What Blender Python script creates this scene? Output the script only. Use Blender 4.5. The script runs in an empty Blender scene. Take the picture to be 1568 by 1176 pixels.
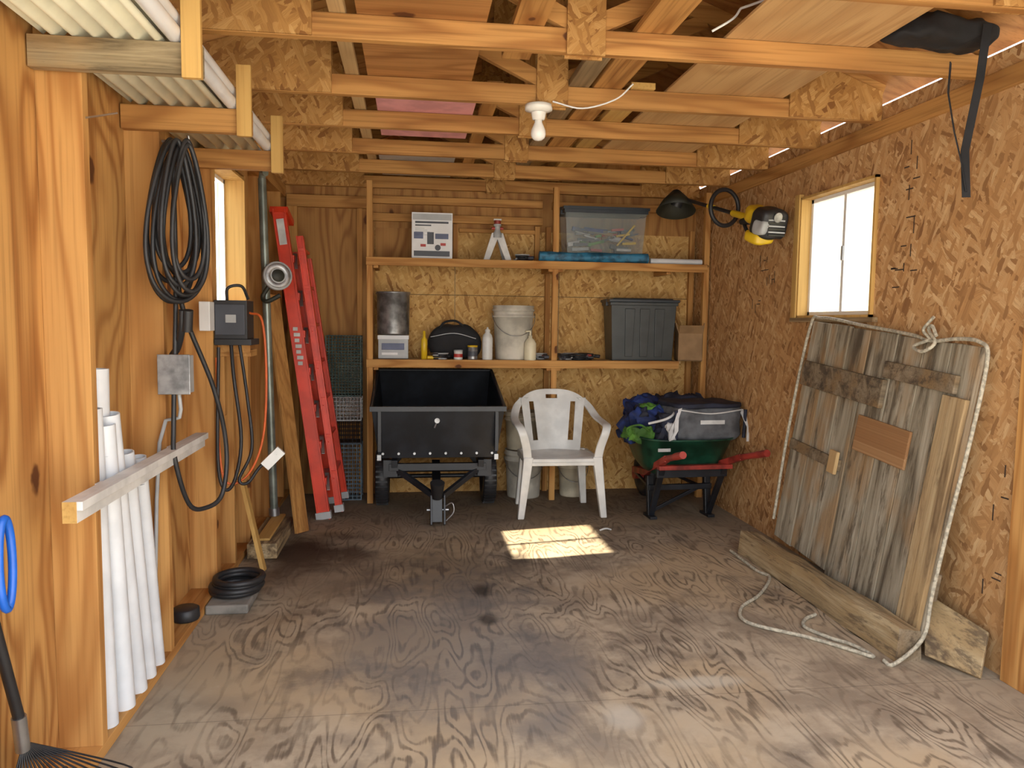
import bpy, math, random
from mathutils import Vector, Matrix, noise as mnoise
random.seed(7)
SC=bpy.context.scene
XL,XS,XR,YB,YF=-0.96,-1.09,2.35,6.12,1.0
ZJ=2.42
# ------------------------------------------------------------------ materials
MATS={}
def newmat(name):
    m=bpy.data.materials.new(name); m.use_nodes=True
    nt=m.node_tree; b=nt.nodes['Principled BSDF']; MATS[name]=m
    return m,nt,b
class G:
    def __init__(s,nt): s.nt=nt
    def n(s,t,ins=None,**kw):
        nd=s.nt.nodes.new(t)
        for k,v in kw.items(): setattr(nd,k,v)
        for k,v in (ins or {}).items():
            if isinstance(v,bpy.types.NodeSocket): s.nt.links.new(v,nd.inputs[k])
            else: nd.inputs[k].default_value=v
        return nd
    def m(s,op,a,b=0.0,c=0.0): return s.n('ShaderNodeMath',{0:a,1:b,2:c},operation=op).outputs[0]
    def mix(s,f,a,b,bt='MIX'):
        nd=s.n('ShaderNodeMix',data_type='RGBA',blend_type=bt)
        for k,v in ((0,f),(6,a),(7,b)):
            if isinstance(v,bpy.types.NodeSocket): s.nt.links.new(v,nd.inputs[k])
            else: nd.inputs[k].default_value=(v if k==0 else (*v,1) if len(v)==3 else v)
        return nd.outputs[2]
    def ss(s,x,a,b,lo=0.,hi=1.):
        nd=s.n('ShaderNodeMapRange',interpolation_type='SMOOTHSTEP'); 
        s.nt.links.new(x,nd.inputs[0]); nd.inputs[1].default_value=a; nd.inputs[2].default_value=b
        nd.inputs[3].default_value=lo; nd.inputs[4].default_value=hi; return nd.outputs[0]
    def coord(s,scale=(1,1,1),rot=(0,0,0),loc=(0,0,0),rnd=False):
        tc=s.n('ShaderNodeTexCoord').outputs['Object']
        if rnd:
            oi=s.n('ShaderNodeObjectInfo').outputs['Random']
            v=s.n('ShaderNodeVectorMath',{0:(7.3,3.1,5.7)},operation='SCALE'); s.nt.links.new(oi,v.inputs[3])
            tc=s.n('ShaderNodeVectorMath',{0:tc,1:v.outputs[0]},operation='ADD').outputs[0]
        return s.n('ShaderNodeMapping',{'Vector':tc,'Scale':scale,'Rotation':rot,'Location':loc}).outputs[0]
    def noise(s,v,sc,det=3,rough=.5,dist=0.,out=0):
        return s.n('ShaderNodeTexNoise',{'Vector':v,'Scale':sc,'Detail':det,'Roughness':rough,'Distortion':dist}).outputs[out]
def plain(name,c,rough=.5,metal=0.,var=.12,bump=.0,scale=8,trans=0.,alpha=1.):
    m,nt,b=newmat(name); g=G(nt)
    v=g.coord(); nz=g.noise(v,scale,4)
    c2=tuple(x*(1-var*2.2) for x in c)
    col=g.mix(g.ss(nz,.35,.65),c2,c); nt.links.new(col,b.inputs['Base Color'])
    b.inputs['Roughness'].default_value=rough; b.inputs['Metallic'].default_value=metal
    if trans: b.inputs['Transmission Weight'].default_value=trans
    if alpha<1: b.inputs['Alpha'].default_value=alpha
    if bump:
        bp=g.n('ShaderNodeBump',{'Height':g.noise(v,scale*6,3),'Strength':bump,'Distance':.005}); nt.links.new(bp.outputs[0],b.inputs['Normal'])
    return m
def stretch(axis,a,c): return tuple(a if 'XYZ'[i]==axis else c for i in range(3))
def wood(name,light,dark,axis='Z',ring=9,amt=.55,knots=.07,kscale=3.,rough=.72,knotcol=(.10,.035,.012),w=9.,rnd=True,fine=.35):
    m,nt,b=newmat(name); g=G(nt)
    v=g.coord(stretch(axis,1.,w),rnd=rnd)
    n1=g.noise(v,.55,2,.5,.4)
    fig=g.m('MULTIPLY_ADD',g.m('SINE',g.m('MULTIPLY',n1,ring*6.28)),.5,.5)
    fig=g.m('POWER',fig,2.0)
    v2=g.coord(stretch(axis,2.,90.),rnd=rnd); n2=g.noise(v2,1.,3)
    col=g.mix(g.m('MULTIPLY',fig,amt),light,dark)
    col=g.mix(g.m('MULTIPLY',g.ss(n2,.45,.75),fine),col,tuple(x*.5 for x in dark))
    n3=g.noise(g.coord(rnd=rnd),1.3,2)
    col=g.mix(g.ss(n3,.3,.8,0,.5),col,tuple(x*.58 for x in light))
    if knots:
        vk=g.coord(stretch(axis,kscale*.62,kscale),rnd=rnd)
        vo=g.n('ShaderNodeTexVoronoi',{'Vector':vk,'Scale':1.})
        wob=g.noise(g.coord(rnd=rnd),22,2)
        d=g.m('ADD',vo.outputs['Distance'],g.m('MULTIPLY',g.m('SUBTRACT',wob,.5),.07))
        halo=g.ss(d,knots*1.0,knots*3.2,1,0); core=g.ss(d,knots*.75,knots*1.1,1,0)
        col=g.mix(g.m('MULTIPLY',halo,.5),col,dark); col=g.mix(core,col,knotcol)
    nt.links.new(col,b.inputs['Base Color']); b.inputs['Roughness'].default_value=rough
    b.inputs['Specular IOR Level'].default_value=.2
    bp=g.n('ShaderNodeBump',{'Height':n2,'Strength':.25,'Distance':.003}); nt.links.new(bp.outputs[0],b.inputs['Normal'])
    return m
def osb(name,plane,light,dark,mid,scale=1.,rnd=True):
    m,nt,b=newmat(name); g=G(nt)
    tc=g.coord(rnd=rnd); sp=g.n('ShaderNodeSeparateXYZ',{0:tc})
    a,c={'YZ':('Y','Z'),'XZ':('X','Z'),'XY':('X','Y')}[plane]
    uv=g.n('ShaderNodeCombineXYZ',{0:sp.outputs[a],1:sp.outputs[c],2:0.}).outputs[0]
    wob=g.n('ShaderNodeTexNoise',{'Vector':uv,'Scale':30.,'Detail':2.}).outputs['Color']
    wv=g.n('ShaderNodeVectorMath',{0:wob,1:(-.5,-.5,-.5)},operation='ADD').outputs[0]
    wv=g.n('ShaderNodeVectorMath',{0:wv},operation='SCALE'); wv.inputs[3].default_value=.012
    uv0=uv
    uv=g.n('ShaderNodeVectorMath',{0:uv,1:wv.outputs[0]},operation='ADD').outputs[0]
    def layer(rot,sx,sy,of):
        mp=g.n('ShaderNodeMapping',{'Vector':uv,'Scale':(1,1,1),'Rotation':(0,0,rot),'Location':(of,of*.7,0)}).outputs[0]
        mp=g.n('ShaderNodeMapping',{'Vector':mp,'Scale':(sx*scale,sy*scale,1)}).outputs[0]
        vo=g.n('ShaderNodeTexVoronoi',{'Vector':mp,'Scale':1.},voronoi_dimensions='2D',distance='CHEBYCHEV')
        s_=g.n('ShaderNodeSeparateXYZ',{0:vo.outputs['Color']})
        gr=g.noise(g.n('ShaderNodeMapping',{'Vector':mp,'Scale':(.7,6,1)}).outputs[0],1.,2)
        return s_.outputs[0],s_.outputs[1],gr
    L=[layer(.35,10,40,0),layer(1.75,10,38,3.3),layer(-.75,11,46,7.1),layer(2.5,9,34,1.7),layer(1.15,11,42,5.2)]
    v0=L[0][0]; gr=L[0][2]
    for k in range(1,5):
        sel=g.m('GREATER_THAN',L[k][1],.6)
        nd=g.n('ShaderNodeMix',{0:sel,2:v0,3:L[k][0]},data_type='FLOAT'); v0=nd.outputs[0]
        nd=g.n('ShaderNodeMix',{0:sel,2:gr,3:L[k][2]},data_type='FLOAT'); gr=nd.outputs[0]
    cr=g.n('ShaderNodeValToRGB',{0:v0}); e=cr.color_ramp.elements
    e[0].position=0; e[0].color=(*dark,1); e[1].position=1; e[1].color=(*light,1)
    x=e.new(.12); x.color=(*tuple((p+q)/2 for p,q in zip(dark,mid)),1)
    x=e.new(.42); x.color=(*mid,1)
    x=e.new(.85); x.color=(*tuple((p+q)/2 for p,q in zip(light,mid)),1)
    col=g.mix(g.ss(gr,.35,.75,0,.45),cr.outputs[0],dark)
    big=g.noise(uv0,1.1,3); col=g.mix(g.ss(big,.35,.75,0,.3),col,tuple(x*.6 for x in mid))
    dirt=g.noise(uv0,2.3,6,.65); col=g.mix(g.ss(dirt,.55,.72,0,.35),col,tuple(x*.45 for x in mid))
    nt.links.new(col,b.inputs['Base Color']); b.inputs['Roughness'].default_value=.75
    b.inputs['Specular IOR Level'].default_value=.2
    bp=g.n('ShaderNodeBump',{'Height':v0,'Strength':.25,'Distance':.002}); nt.links.new(bp.outputs[0],b.inputs['Normal'])
    return m

OR_L=(.60,.305,.092); OR_D=(.33,.12,.026)
for ax in 'XYZ':
    wood('lumber_'+ax,OR_L,OR_D,ax,ring=7,amt=.75,knots=.065,kscale=3.4)
    wood('joist_'+ax,(.52,.255,.074),(.25,.092,.022),ax,ring=6,amt=.7,knots=.065,kscale=3.4,fine=.5)
    wood('yellow_'+ax,(.62,.37,.11),(.40,.19,.045),ax,ring=4,amt=.5,knots=.05)
    wood('aged_'+ax,(.36,.25,.13),(.15,.09,.04),ax,ring=6,amt=.7,knots=.06,fine=.6)
    wood('pale_'+ax,(.58,.39,.18),(.36,.20,.08),ax,ring=5,amt=.5,knots=.05)
wood('ply_left',(.60,.315,.098),(.29,.105,.025),'Z',ring=14,amt=.85,knots=.10,kscale=2.9,w=4.5)
wood('ply_back',(.42,.205,.062),(.20,.075,.02),'Z',ring=12,amt=.75,knots=.12,kscale=4.2,w=4.5)
wood('ply_roof',(.46,.21,.065),(.23,.085,.022),'X',ring=9,amt=.65,knots=.08,kscale=2.6,w=5.)
wood('ply_light',(.60,.36,.15),(.40,.20,.07),'Y',ring=6,amt=.5,knots=.04,kscale=1.5,w=5.)
osb('osb_right','YZ',(.76,.50,.245),(.24,.11,.042),(.54,.285,.108),1.25)
osb('osb_back','XZ',(.76,.49,.19),(.28,.125,.036),(.58,.33,.10),1.25)
osb('osb_plate','XZ',(.60,.34,.115),(.21,.085,.022),(.44,.215,.058),1.3)
osb('osb_patch','YZ',(.42,.24,.11),(.2,.09,.035),(.32,.16,.065),1.1)
def weathered(name,axis,a,bcol,c,brown):
    m,nt,b=newmat(name); g=G(nt)
    v=g.coord(stretch(axis,1.2,14),rnd=True); n=g.noise(v,1.,6,.65,.6)
    v2=g.coord(stretch(axis,3,120),rnd=True); n2=g.noise(v2,1.,3)
    cr=g.n('ShaderNodeValToRGB',{0:n}); e=cr.color_ramp.elements
    e[0].position=.36; e[0].color=(*c,1); e[1].position=.66; e[1].color=(*a,1); x=e.new(.48); x.color=(*bcol,1)
    n3=g.noise(g.coord(stretch(axis,1.5,4),rnd=True),1.6,3)
    col=g.mix(g.ss(n3,.48,.66,0,.75),cr.outputs[0],brown)
    n4=g.noise(g.coord(stretch(axis,1.0,6),rnd=True,loc=(4,4,4)),2.4,6,.7)
    col=g.mix(g.ss(n4,.53,.64,0,.8),col,c)
    col=g.mix(g.ss(n2,.5,.7,0,.4),col,c)
    nt.links.new(col,b.inputs['Base Color']); b.inputs['Roughness'].default_value=.85
    b.inputs['Specular IOR Level'].default_value=.2
    bp=g.n('ShaderNodeBump',{'Height':n2,'Strength':.4,'Distance':.004}); nt.links.new(bp.outputs[0],b.inputs['Normal'])
weathered('barn_Z','Z',(.44,.39,.29),(.27,.23,.16),(.085,.065,.042),(.33,.20,.09))
weathered('barn_tan','Z',(.50,.38,.21),(.38,.26,.13),(.16,.10,.05),(.42,.28,.13))
weathered('barn_Y','Y',(.26,.20,.13),(.17,.125,.075),(.065,.048,.032),(.22,.135,.06))
weathered('timber_Y','Y',(.52,.40,.23),(.33,.235,.12),(.11,.075,.045),(.36,.24,.11))
weathered('rackbeam_X','X',(.42,.33,.19),(.24,.18,.10),(.09,.065,.035),(.40,.24,.10))
# floor
def floor_mat():
    m,nt,b=newmat('floor_plywood'); g=G(nt)
    def grain(sx,sy,sc,k,loc):
        v=g.coord((sx,sy,1),loc=loc); n=g.noise(v,sc,1.6,.42,.3)
        return g.m('MULTIPLY_ADD',g.m('SINE',g.m('MULTIPLY',n,k)),.5,.5)
    s=grain(3.3,.95,1.75,88.,(0,0,0))
    n2=g.noise(g.coord((80,4,1)),1.,3)
    nb=g.noise(g.coord(),11,5,.65)
    s=g.m('ADD',g.m('ADD',s,g.m('MULTIPLY',g.m('SUBTRACT',n2,.5),1.2)),g.m('MULTIPLY',g.m('SUBTRACT',nb,.5),.9))
    s=g.ss(s,.50,1.12)
    patch=g.noise(g.coord(),2.6,7,.66)
    wear=g.ss(g.noise(g.coord((1.2,1,1),loc=(3,1,0)),1.7,5,.6),.38,.60)
    base=g.mix(g.ss(patch,.38,.60),(.29,.225,.155),(.48,.385,.265))
    base=g.mix(g.ss(g.noise(g.coord(loc=(5,2,0)),1.1,4),.44,.64,0,.9),base,(.47,.345,.205))
    base=g.mix(g.ss(g.noise(g.coord(loc=(15,2,0)),6,6,.72),.60,.78,0,.5),base,(.60,.53,.41))
    base=g.mix(g.ss(g.noise(g.coord(loc=(25,2,0)),1.5,7,.7),.52,.66,0,.6),base,(.14,.11,.085))
    col=g.mix(g.m('MULTIPLY',g.m('MULTIPLY_ADD',wear,.62,.24),g.m('MULTIPLY',s,.9)),base,(.085,.058,.038))
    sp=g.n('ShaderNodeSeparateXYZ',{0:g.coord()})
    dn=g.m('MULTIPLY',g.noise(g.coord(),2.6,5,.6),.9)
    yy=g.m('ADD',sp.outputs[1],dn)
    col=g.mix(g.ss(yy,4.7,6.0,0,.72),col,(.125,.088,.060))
    ax_=g.m('ABSOLUTE',g.m('SUBTRACT',sp.outputs[0],.72))
    col=g.mix(g.ss(g.m('ADD',ax_,g.m('MULTIPLY',dn,.7)),1.5,2.05,0,.6),col,(.33,.27,.19))
    def spot(cx,cy,r,c,amt,sx=1.,sy=1.):
        nonlocal col
        dx=g.m('MULTIPLY',g.m('SUBTRACT',sp.outputs[0],cx),sx); dy=g.m('MULTIPLY',g.m('SUBTRACT',sp.outputs[1],cy),sy)
        d=g.m('SQRT',g.m('ADD',g.m('MULTIPLY',dx,dx),g.m('MULTIPLY',dy,dy)))
        d=g.m('ADD',d,g.m('MULTIPLY',g.m('SUBTRACT',dn,.45),r*1.8))
        col=g.mix(g.ss(d,r*.35,r*1.25,amt,0),col,c)
    spot(-.62,4.55,.36,(.028,.014,.009),.96,1.,.8)
    spot(-.45,4.1,.5,(.11,.075,.05),.55,1.,.8)
    spot(.25,4.05,.46,(.07,.054,.042),.6,1.,.75)
    spot(.20,3.15,.62,(.16,.16,.16),.55,1.1,.7)
    spot(.37,3.80,.06,(.02,.017,.015),.8,1.,.6)
    spot(.36,3.42,.05,(.02,.017,.015),.7,1.,.6)
    spot(.62,4.3,.12,(.04,.03,.025),.7,1,1)
    spot(1.1,2.72,.13,(.60,.54,.42),.6,.6,2.2); spot(.75,2.5,.08,(.6,.55,.45),.5,1.,.8)
    for cy in (2.62,):
        d=g.m('ABSOLUTE',g.m('SUBTRACT',sp.outputs[1],cy)); col=g.mix(g.ss(d,.001,.004,.4,0),col,(.10,.08,.06))
    d=g.m('ABSOLUTE',g.m('SUBTRACT',sp.outputs[0],-.55)); col=g.mix(g.ss(d,.001,.004,.3,0),col,(.10,.08,.06))
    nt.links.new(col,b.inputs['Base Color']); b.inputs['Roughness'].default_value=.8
    b.inputs['Specular IOR Level'].default_value=.15
    bp=g.n('ShaderNodeBump',{'Height':s,'Strength':.15,'Distance':.003}); nt.links.new(bp.outputs[0],b.inputs['Normal'])
floor_mat()
plain('stucco',(.34,.315,.245),.9,bump=.8,scale=16,var=.16)
plain('stucco_white',(.80,.82,.86),.9,bump=.4,scale=20,var=.05)
plain('concrete',(.60,.57,.52),.9,bump=.3,scale=5)
plain('dusty_concrete',(.24,.22,.19),.9,bump=.3,scale=9,var=.25)
plain('exterior_paint',(.5,.45,.36),.8)
plain('shingle',(.12,.11,.10),.9)
plain('ink',(.05,.03,.02),.8,var=.2)
plain('vinyl_white',(.80,.80,.78),.35,var=.03)
plain('pvc_white',(.76,.78,.80),.3,var=.05)
plain('paint_white',(.76,.75,.72),.5,var=.12)
plain('plastic_white',(.76,.76,.72),.35,var=.08)
plain('bucket_white',(.66,.62,.52),.45,var=.15)
plain('bucket_cream',(.62,.55,.40),.5,var=.15)
plain('black_rubber',(.018,.018,.020),.5,var=.2)
plain('black_metal',(.014,.016,.021),.42,.0,var=.25,bump=.1)
m=plain('tub_dark',(.006,.008,.012),.75,.0,var=.25); m.node_tree.nodes['Principled BSDF'].inputs['Specular IOR Level'].default_value=.15
plain('steel',(.45,.46,.47),.35,.9,var=.12)
plain('galv',(.42,.42,.42),.4,.8,var=.25,scale=14)
plain('greybox',(.40,.41,.41),.45,var=.08)
plain('pole_green',(.24,.27,.23),.35,.5,var=.2)
plain('red_fiberglass',(.74,.050,.018),.35,var=.10)
plain('red_paint',(.42,.045,.03),.45,var=.3)
plain('green_paint',(.012,.070,.038),.35,var=.3)
plain('blue_cloth',(.015,.04,.20),.8,var=.35,bump=.4)
plain('navy_cloth',(.014,.018,.040),.75,var=.3,bump=.3)
plain('green_cloth',(.10,.28,.03),.8,var=.3)
plain('white_cloth',(.7,.7,.68),.8,var=.15)
plain('grey_cloth',(.13,.135,.145),.85,var=.25,bump=.3)
plain('black_cloth',(.010,.010,.012),.85,var=.2,bump=.3)
plain('tote_grey',(.046,.052,.050),.42,var=.12)
plain('lid_dark',(.022,.030,.038),.4,var=.1)
plain('cardboard',(.34,.20,.09),.8,var=.12)
plain('box_white',(.78,.78,.78),.6,var=.04)
plain('print_blue',(.10,.12,.22),.5)
plain('print_red',(.5,.03,.02),.5)
plain('print_dark',(.05,.055,.07),.5)
plain('yellow_plastic',(.72,.46,.015),.4,var=.08)
plain('olive_plastic',(.020,.021,.012),.6,var=.2)
plain('tarp_blue',(.03,.19,.34),.55,var=.3,bump=.5,scale=20)
plain('rope',(.60,.54,.40),.85,var=.2,bump=.8,scale=60)
plain('blue_hose',(.01,.12,.6),.35)
plain('orange_cord',(.7,.12,.02),.5)
plain('pink_foam',(.78,.34,.34),.8,var=.1)
plain('cream_plastic',(.78,.70,.48),.4,var=.06)
plain('porcelain',(.85,.82,.74),.3,var=.03)
plain('bulb_glass',(.92,.90,.84),.25,var=.01)
plain('clear_bin',(.40,.46,.45),.2,var=.05,alpha=.30)
plain('corrugated',(.78,.75,.56),.35,var=.06)
plain('wire_green',(.07,.12,.11),.5,var=.2); plain('wire_blue',(.16,.23,.28),.5,var=.2); plain('wire_bright',(.6,.62,.62),.4,.3,var=.1)
m,nt,b=newmat('window_glass')
for n_ in list(nt.nodes):
    if n_.type!='OUTPUT_MATERIAL': nt.nodes.remove(n_)
g=G(nt); gl=g.n('ShaderNodeBsdfGlossy',{'Roughness':.02}); tr=g.n('ShaderNodeBsdfTransparent',{'Color':(.97,.98,.98,1)})
mx=g.n('ShaderNodeMixShader',{0:.04,1:tr.outputs[0],2:gl.outputs[0]}); nt.links.new(mx.outputs[0],[x for x in nt.nodes if x.type=='OUTPUT_MATERIAL'][0].inputs[0])

# ------------------------------------------------------------------ mesh builder
class MB:
    def __init__(s): s.v=[];s.f=[];s.fm=[];s.sm=[];s.mats=[];s.M=Matrix.Identity(4)
    def mi(s,m):
        if m not in s.mats: s.mats.append(m)
        return s.mats.index(m)
    def add(s,vs,fs,mat,smooth=False):
        o=len(s.v); s.v+=[tuple(s.M@Vector(v)) for v in vs]; k=s.mi(mat)
        for f in fs: s.f.append([i+o for i in f]); s.fm.append(k); s.sm.append(smooth)
    def box(s,x0,x1,y0,y1,z0,z1,mat,M=None):
        vs=[(x,y,z) for z in (z0,z1) for y in (y0,y1) for x in (x0,x1)]
        if M is not None: vs=[tuple(M@Vector(v)) for v in vs]
        s.add(vs,[(0,2,3,1),(4,5,7,6),(0,1,5,4),(2,6,7,3),(0,4,6,2),(1,3,7,5)],mat)
    def hexa(s,b,t,mat):
        s.add(list(b)+list(t),[(3,2,1,0),(4,5,6,7),(0,1,5,4),(1,2,6,5),(2,3,7,6),(3,0,4,7)],mat)
    def beam(s,p0,p1,w,h,mat,up=(0,0,1)):
        p0=Vector(p0);p1=Vector(p1);d=(p1-p0).normalized();u=Vector(up)
        r=d.cross(u).normalized(); u=r.cross(d).normalized()
        q=[p+r*a*w/2+u*b*h/2 for p in (p0,p1) for a,b in ((-1,-1),(1,-1),(1,1),(-1,1))]
        s.hexa(q[:4],q[4:],mat)
    def cyl(s,p0,p1,r0,r1=None,mat='steel',seg=20,caps=True,smooth=True):
        r1=r0 if r1 is None else r1
        p0=Vector(p0);p1=Vector(p1);d=(p1-p0).normalized()
        a=Vector((0,0,1)) if abs(d.z)<.9 else Vector((1,0,0)); x=d.cross(a).normalized(); y=d.cross(x)
        vs=[];
        for p,r in ((p0,r0),(p1,r1)):
            for i in range(seg):
                t=2*math.pi*i/seg; vs.append(p+x*r*math.cos(t)+y*r*math.sin(t))
        s.add(vs,[(i,(i+1)%seg,seg+(i+1)%seg,seg+i) for i in range(seg)],mat,smooth)
        if caps:
            s.add(vs[:seg],[tuple(range(seg))[::-1]],mat); s.add(vs[seg:],[tuple(range(seg))],mat)
    def lathe(s,o,prof,mat,seg=28,smooth=True,axis=None,sx=1,sy=1):
        o=Vector(o); A=Matrix.Identity(3) if axis is None else Vector((0,0,1)).rotation_difference(Vector(axis)).to_matrix()
        vs=[]
        for r,z in prof:
            for i in range(seg):
                t=2*math.pi*i/seg; vs.append(o+A@Vector((r*sx*math.cos(t),r*sy*math.sin(t),z)))
        fs=[(j*seg+i,j*seg+(i+1)%seg,(j+1)*seg+(i+1)%seg,(j+1)*seg+i) for j in range(len(prof)-1) for i in range(seg)]
        s.add(vs,fs,mat,smooth)
    def tube(s,pts,r,mat,seg=8,smoothn=6,closed=False,caps=True):
        P=[Vector(p) for p in pts]
        if smoothn>1 and len(P)>2:
            Q=[];n=len(P)
            rng=range(n) if closed else range(n-1)
            for i in rng:
                a=P[(i-1)%n] if (closed or i>0) else P[0]*2-P[1]
                b_=P[i]; c=P[(i+1)%n]; d=P[(i+2)%n] if (closed or i+2<n) else c*2-b_
                for k in range(smoothn):
                    t=k/smoothn
                    Q.append(.5*((2*b_)+(c-a)*t+(2*a-5*b_+4*c-d)*t*t+(3*b_-a-3*c+d)*t**3))
            if not closed: Q.append(P[-1])
            P=Q
        n=len(P); vs=[]; prev=None
        for i in range(n):
            if closed: t=P[(i+1)%n]-P[i-1]
            else: t=P[min(i+1,n-1)]-P[max(i-1,0)]
            if t.length<1e-9: t=Vector((0,0,1))
            t.normalize()
            if prev is None:
                a=Vector((0,0,1)) if abs(t.z)<.9 else Vector((1,0,0)); x=t.cross(a).normalized()
            else:
                x=(prev-t*prev.dot(t)); x=x.normalized() if x.length>1e-6 else t.orthogonal().normalized()
            prev=x; y=t.cross(x); rr=r(i/(n-1)) if callable(r) else r
            for k in range(seg):
                an=2*math.pi*k/seg; vs.append(P[i]+x*rr*math.cos(an)+y*rr*math.sin(an))
        fs=[]
        for i in range(n if closed else n-1):
            j=(i+1)%n
            for k in range(seg): fs.append((i*seg+k,i*seg+(k+1)%seg,j*seg+(k+1)%seg,j*seg+k))
        s.add(vs,fs,mat,True)
        if caps and not closed:
            s.add(vs[:seg],[tuple(range(seg))[::-1]],mat); s.add(vs[-seg:],[tuple(range(seg))],mat)
    def ribbon(s,pts,w,wdir,th,mat):
        W=Vector(wdir).normalized()
        for a,b_ in zip(pts[:-1],pts[1:]):
            a=Vector(a);b_=Vector(b_); n=(b_-a).cross(W).normalized()
            q=[p+W*i*w/2+n*j*th/2 for p in (a,b_) for i,j in ((-1,-1),(1,-1),(1,1),(-1,1))]
            s.hexa(q[:4],q[4:],mat)
    def grid(s,fn,nu,nv,mat,smooth=True):
        vs=[fn(i/nu,j/nv) for j in range(nv+1) for i in range(nu+1)]
        fs=[(j*(nu+1)+i,j*(nu+1)+i+1,(j+1)*(nu+1)+i+1,(j+1)*(nu+1)+i) for j in range(nv) for i in range(nu)]
        s.add(vs,fs,mat,smooth)
    def done(s,name,bevel=0.,parent=None,subsurf=0,solid=0.):
        me=bpy.data.meshes.new(name); me.from_pydata(s.v,[],s.f); me.update()
        for m_ in s.mats: me.materials.append(MATS[m_])
        for p,k,sm in zip(me.polygons,s.fm,s.sm): p.material_index=k; p.use_smooth=sm
        ob=bpy.data.objects.new(name,me); SC.collection.objects.link(ob)
        if solid:
            q=ob.modifiers.new('s','SOLIDIFY'); q.thickness=solid; q.offset=0
        if bevel:
            q=ob.modifiers.new('b','BEVEL'); q.width=bevel; q.segments=2; q.limit_method='ANGLE'; q.angle_limit=.7
        if parent: ob.parent=parent
        return ob
def empty(name):
    e=bpy.data.objects.new(name,None); SC.collection.objects.link(e); e.empty_display_size=.1; return e
def T(x,y,z,rz=0,rx=0,ry=0):
    return Matrix.Translation((x,y,z))@Matrix.Rotation(rz,4,'Z')@Matrix.Rotation(rx,4,'X')@Matrix.Rotation(ry,4,'Y')

# ------------------------------------------------------------------ shell
b=MB(); b.box(XS-.15,XR+.15,YF,YB+.12,-.12,0,'floor_plywood'); b.done('floor')
b=MB(); b.box(-14,18,-14,24,-.30,-.13,'concrete'); b.done('ground')
WL=(3.94,4.64,1.45,2.20)
def wall_with_hole(x0,x1,y0,y1,z0,z1,hole,mat,name):
    hy0,hy1,hz0,hz1=hole; b=MB()
    b.box(x0,x1,y0,hy0,z0,z1,mat); b.box(x0,x1,hy1,y1,z0,z1,mat)
    b.box(x0,x1,hy0,hy1,z0,hz0,mat); b.box(x0,x1,hy0,hy1,hz1,z1,mat); return b.done(name)
wall_with_hole(XS-.02,XS,YF,YB+.1,0,2.50,WL,'ply_left','wall_left')
WR=(3.61,4.36,1.44,2.16); WT=.035
WALLR=wall_with_hole(XR,XR+WT,YF,YB+.1,0,2.50,WR,'osb_right','wall_right')
b=MB()
b.box(XS,-.33,YB,YB+.06,0,2.5,'ply_back'); b.box(-.33,XR,YB,YB+.06,0,2.12,'osb_back'); b.box(-.33,XR,YB,YB+.06,2.12,2.5,'ply_back')
b.box(-.28,.33,YB-.012,YB,1.87,2.12,'ply_back')
b.add([(XS,YB+.03,2.5),(XR,YB+.03,2.5),(.66,YB+.03,3.2)],[(0,1,2)],'ply_back')
b.done('wall_back')
b=MB()
for z in (2.335,2.20): b.box(-.30,1.05,YB-.04,YB,z-.03,z+.03,'joist_X'); 
b.box(1.13,XR-.02,YB-.04,YB,2.30,2.36,'joist_X'); b.box(-.95,-.34,YB-.05,YB,2.26,2.35,'joist_X')
for x,z0,z1 in ((.35,1.87,2.16),(1.01,1.87,2.16),(-.40,0,2.26)): b.box(x-.02,x+.02,YB-.04,YB,z0,z1,'joist_Z')
b.box(.38,1.0,YB-.03,YB,2.10,2.13,'joist_X')
b.box(-.28,2.3,YB-.004,YB,1.60,1.604,'ink')
for x in (.35,1.20): b.box(x-.003,x+.003,YB-.004,YB,1.12,1.86,'aged_Z')
b.box(-.95,-.87,YB-.06,YB,.02,2.26,'lumber_Z')
b.done('trim_back',bevel=.002)
b=MB()
b.box(XS,XL,YF,YB,0,.04,'lumber_Y'); b.box(XS,XL,YF,YB,2.33,2.42,'lumber_Y')
for y0,y1 in ((2.43,2.47),(3.12,3.16),(3.86,3.935),(4.645,4.72),(5.26,5.30),(5.85,5.89),(1.75,1.79),(1.05,1.13)):
    b.box(XS,XL,y0,y1,.04,2.33,'lumber_Z')
b.box(XS,XL,3.935,4.645,1.39,1.435,'lumber_Y'); b.box(XS,XL,3.935,4.645,2.215,2.26,'lumber_Y')
b.box(XS,XL,4.25,4.29,.04,1.39,'lumber_Z')
b.done('trim_left_studs',bevel=.002)
b=MB(); b.box(XR-.03,XR,2.46,2.61,0,1.42,'lumber_Z'); b.box(XR-.02,XR,2.47,2.60,1.42,2.42,'joist_Z'); b.done('trim_right_post',bevel=.003)
b=MB(); b.box(XR-.02,XR,1.0,YB,2.34,2.42,'joist_Y'); b.done('trim_right_plate',bevel=.002)
b=MB(); b.box(XS,XR,YF-.05,YF,2.38,2.50,'exterior_paint'); b.add([(XS,YF-.02,2.5),(XR,YF-.02,2.5),(.66,YF-.02,3.2)],[(0,1,2)],'exterior_paint'); b.done('wall_front_header')
b=MB(); random.seed(3)
for (yc,zc,n,h_) in ((3.36,2.16,6,.26),(3.34,1.80,6,.30),(3.42,1.62,4,.12),(4.86,1.80,5,.09),(4.75,1.70,5,.07),(4.95,1.55,4,.07),(3.0,1.02,4,.1),(2.70,.80,3,.3),(2.72,.42,3,.25)):
    for i in range(n):
        y=yc+random.uniform(-.06,.06); z=zc+random.uniform(-.5,.5)*h_
        if random.random()<.6: b.box(XR-.0012,XR,y-.003,y+.003,z-random.uniform(.01,.06),z+.02,'ink')
        else: b.box(XR-.0012,XR,y-random.uniform(.01,.05),y+.02,z-.003,z+.003,'ink')
b.done('grade_stamps',parent=WALLR)
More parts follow.
